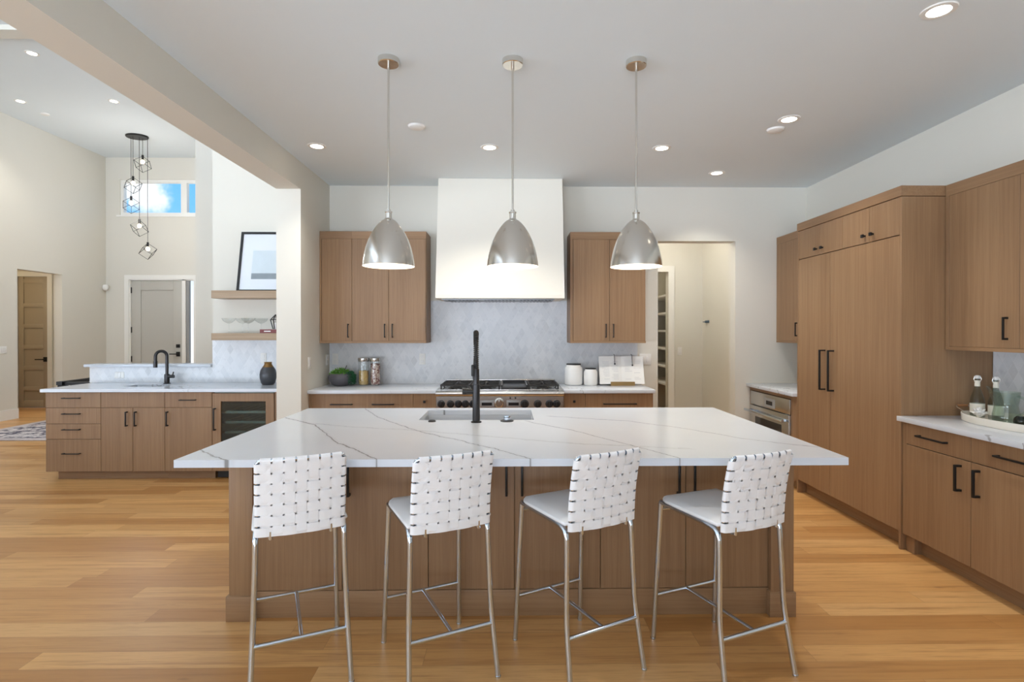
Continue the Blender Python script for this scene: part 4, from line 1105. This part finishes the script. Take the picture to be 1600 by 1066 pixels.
for s in (-1, 1):
    MB().tube([(-.045, s*.362, .040), (-.05, s*.430, .070), (.05, s*.430, .070), (.045, s*.362, .040)], .006, 10, smooth=.015).build('handle', nickel, ty_)
    MB().tube([(-.034, s*.430, .0705), (.034, s*.430, .0705)], .0085, 12).build('handle_grip', rope, ty_)
def bottle(x, y, lab):
    b_ = thing('swing_top_bottle', lab, 'bottle', (x, y, .9140), 0, 'swing-top bottles on the tray')
    MB().lathe([(0, 0), (.041, 0), (.046, .005), (.047, .085), (.045, .115), (.034, .150), (.020, .182), (.0155, .205), (.0150, .235), (.018, .24), (.018, .25), (.012, .25), (.012, .2), (0, .19)], n=36, sx=.82, sy=.82).build('glass_body', bottleglass, b_)
    MB().lathe([(.0475, .03), (.0478, .03), (.0478, .09), (.0475, .09), (.0475, .03)], n=36, sx=.82, sy=.82).build('label_band', label_m, b_)
    MB().lathe([(0, .25), (.016, .25), (.017, .262), (.012, .270), (0, .272)], n=20).build('stopper', whitegloss, b_)
    MB().tube([(.017, 0, .225), (.026, 0, .245), (.020, 0, .266), (0, 0, .270), (-.020, 0, .266), (-.024, 0, .245), (-.017, 0, .222)], .0018, 6).build('wire_clip', nickel, b_)
    MB().lathe([(.0170, .200), (.0174, .200), (.0168, .238), (.0165, .238), (.017, .2)], n=24, sx=.84, sy=.84).build('neck_seal', label_m, b_)
bottle(at(1527, 640, 3.462)[0], 3.462, 'clear swing-top bottle on the tray behind the white flower'); bottle(at(1556, 640, 3.36)[0], 3.36, 'clear swing-top bottle on the tray partly behind the green pitcher')
fl = thing('flower_ornament', 'white paper-like flower lying at the left end of the tray', 'flower', (at(1530, 640, 3.37)[0], 3.37, .926))
random.seed(5)
for ring_, (nn, el, L, w_) in enumerate(((9, .22, .050, .021), (8, .65, .046, .019), (6, 1.1, .038, .015))):
    for k in range(nn):
        a = 2*PI*k/nn+ring_*.3; m = MB()
        leaf(m, (0, 0, .018+.006*ring_), (math.cos(a)*math.cos(el), math.sin(a)*math.cos(el), math.sin(el)), L, w_); m.build('petal', whitegloss, fl, smooth=False)
MB().ball((0, 0, .018), .018, 2).build('core', whitegloss, fl)
pt = thing('glass_pitcher', 'wide pale green glass pitcher with a spout on the tray', 'pitcher', (at(1572, 640, 3.215)[0], 3.215, .9140))
m = MB().lathe([(0, 0), (.078, 0), (.084, .006), (.086, .05), (.076, .078), (.072, .10), (.080, .125), (.086, .168), (.083, .168), (.077, .125), (.069, .1), (.073, .077), (.083, .05), (.081, .009), (0, .008)], n=48, sx=.78, sy=.78)
for v in m.b.verts:
    v.co.z *= 1.14
    if v.co.z > .12:
        a = math.atan2(v.co.y, v.co.x); k = max(0, math.cos(a-PI*.62))**14; r = math.hypot(v.co.x, v.co.y)
        f = 1+k*.35*(v.co.z-.12)/.048; v.co.x *= f; v.co.y *= f; v.co.z += .018*k*(v.co.z-.12)/.048
m.build('glass_body', greenglass, pt)
MB().tube([(.015, -.063, .170), (.02, -.105, .16), (.02, -.105, .08), (.015, -.062, .055)], .007, 10, smooth=.03).build('handle', greenglass, pt)
tb = MB().lathe([(0, 0), (.036, 0), (.040, .004), (.043, .12), (.041, .12), (.038, .01), (0, .008)], n=36).build('tumbler', clear); tb.location = (3.10, 3.02, .9140); tag(tb, 'clear glass tumbler on the tray right of the green pitcher', 'glass')
tb = MB().lathe([(0, .0), (.02, .002), (.031, .015), (.034, .034), (.031, .053), (.02, .066), (0, .068)], n=32).build('glass_ball', glass('smoky_green_glass', (110, 124, 118), 1.4)); tb.location = (2.945, 3.075, .9140); tag(tb, 'dark glass ball at the front of the tray beside the pitcher', 'ornament')

# ------------------------------------------------------------------ switches, outlets, small wall things
def plate(name, cat, lab, c, axis, w_=.075, h_=.118, gang=1, group=None, outlet=False):
    p = thing(name, lab, cat, c, {'-y': 0, '+x': PI/2, '-x': -PI/2}[axis], group)
    MB().box(-w_*gang/2*.86, w_*gang/2*.86, -.006, 0, -h_/2, h_/2, .002).build('cover_plate', plastic, p)
    for g in range(gang):
        x = (g-(gang-1)/2)*.046
        if outlet:
            for s in (-1, 1): MB().box(x-.016, x+.016, -.008, -.005, s*.024-.014, s*.024+.014, .002).build('socket', whitegloss, p)
        else: MB().box(x-.016, x+.016, -.010, -.005, -.033, .033, .002).build('rocker', whitegloss, p)
plate('light_switch', 'switch', 'double white switch plate on the wall right of the cookbook', (1.492, YB-.0005, 1.165), '-y', gang=2)
plate('light_switch', 'switch', 'white switch plate on the pantry hall wall', (at(1062, 549, 7.8)[0], 7.7995, at(1062, 549, 7.8)[2]), '-y')
plate('outlet', 'outlet', 'white outlet on the backsplash behind the succulent', (at(524, 559, 5.89)[0], 5.8895, 1.17), '-y', outlet=True)
plate('outlet', 'outlet', 'white outlet on the backsplash left of the range', (at(660, 560, 5.89)[0], 5.8895, 1.17), '-y', outlet=True)
plate('outlet', 'outlet', 'white outlet on the bar tile behind the vase', (at(412, 559, 6.08)[0], 6.0795, 1.17), '-y', outlet=True)
plate('light_switch', 'switch', 'white switch plate on the side wall nearest the island', (XW1+.0005, 5.285, 1.16), '+x')
plate('outlet', 'outlet', 'white outlet on the side wall nearer the succulent bowl', (XW1+.0005, 5.80, 1.17), '+x', outlet=True)
plate('light_switch', 'switch', 'white switch plate on the far left wall beside the hall opening', (XL+.0005, 9.05, 1.164), '+x', gang=2)
plate('outlet', 'outlet', 'white outlet on the low tiled wall behind the bar sink', (at(187, 587, 6.08)[0], 6.0795, .985), '-y', .118, .07, outlet=False)
md_ = MB().lathe([(0, -.055), (.03, -.05), (.05, -.02), (.052, .03), (.04, .06), (0, .065)], n=24).build('motion_detector', plastic); md_.location = (XL+.045, 11.27, 2.36); tag(md_, 'small white motion detector in the far corner by the entry', 'detector')
hk = thing('wall_bracket', 'small blue-grey bracket on the pantry right wall', 'bracket', (2.7995, 7.60, 1.60), R90)
MB().box(-.07, .07, -.012, 0, -.012, .022, .003).build('plate', tape_m, hk); MB().box(-.05, .02, -.05, -.012, -.004, .008, .002).build('arm', tape_m, hk)
# pantry shelves along the right side of the closet
for i, zz in enumerate((2.02, 1.755, 1.49, 1.22, .955, .69)):
    o = MB().box(2.34, 2.799, 7.932, 9.298, zz-.03, zz, .001).build('pantry_shelf', trim_m); tag(o, ['topmost', 'second highest', 'third highest', 'fourth highest', 'second lowest', 'lowest'][i] + ' white shelf seen through the pantry doorway', 'shelf', 'pantry shelves')
# stair guard behind the bar, rug
sg = thing('stair_railing', 'black metal stair railing behind the left end of the bar', 'railing', (-4.97, 6.15, 0))
SO = (-4.97, 6.15, 0)
def sp_(m, name): return m.build(name, black, sg, off=SO)
sp_(MB().box(-5.005, -4.935, 6.12, 6.19, 0, .875, .003), 'newel_post')
sp_(MB().bar((-4.97, 6.10, .892), (-5.16, 8.6, .892), .06, .04), 'handrail'); sp_(MB().bar((-4.935, 6.155, .885), (-4.64, 6.155, .885), .05, .035), 'handrail')
for k in range(8):
    t = (k+1)/8.5; sp_(MB().box(-4.97-.19*t-.01, -4.97-.19*t+.01, 6.15+2.45*t-.01, 6.15+2.45*t+.01, 0, .875), 'baluster')
rg_ = MB().box(-7.58, -5.75, 7.40, 10.3, 0.0005, .012, .003).build('area_rug', rug_m); tag(rg_, 'faded grey and plum patterned rug on the floor behind the bar', 'rug')

# hall lamp, added pantry fill without a fixture, point light in the closet
def point(name, loc, e, col, r=.1):
    L = bpy.data.lights.new(name, 'POINT'); L.energy = e; L.color = col; L.shadow_soft_size = r
    o = bpy.data.objects.new(name, L); COL.objects.link(o); o.location = loc
point('hall_lamp', (-9.4, 9.4, 2.5), 10, (1, .78, .5))
point('pantry_fill_light', (1.7, 6.9, 2.8), 19, (1, .93, .82))
point('closet_point_light', (1.6, 8.6, 2.7), 5, (1, .85, .62))
point('chandelier_light', (CHX+.35, CHY-.4, 3.6), 27, (1, .97, .94), .15)
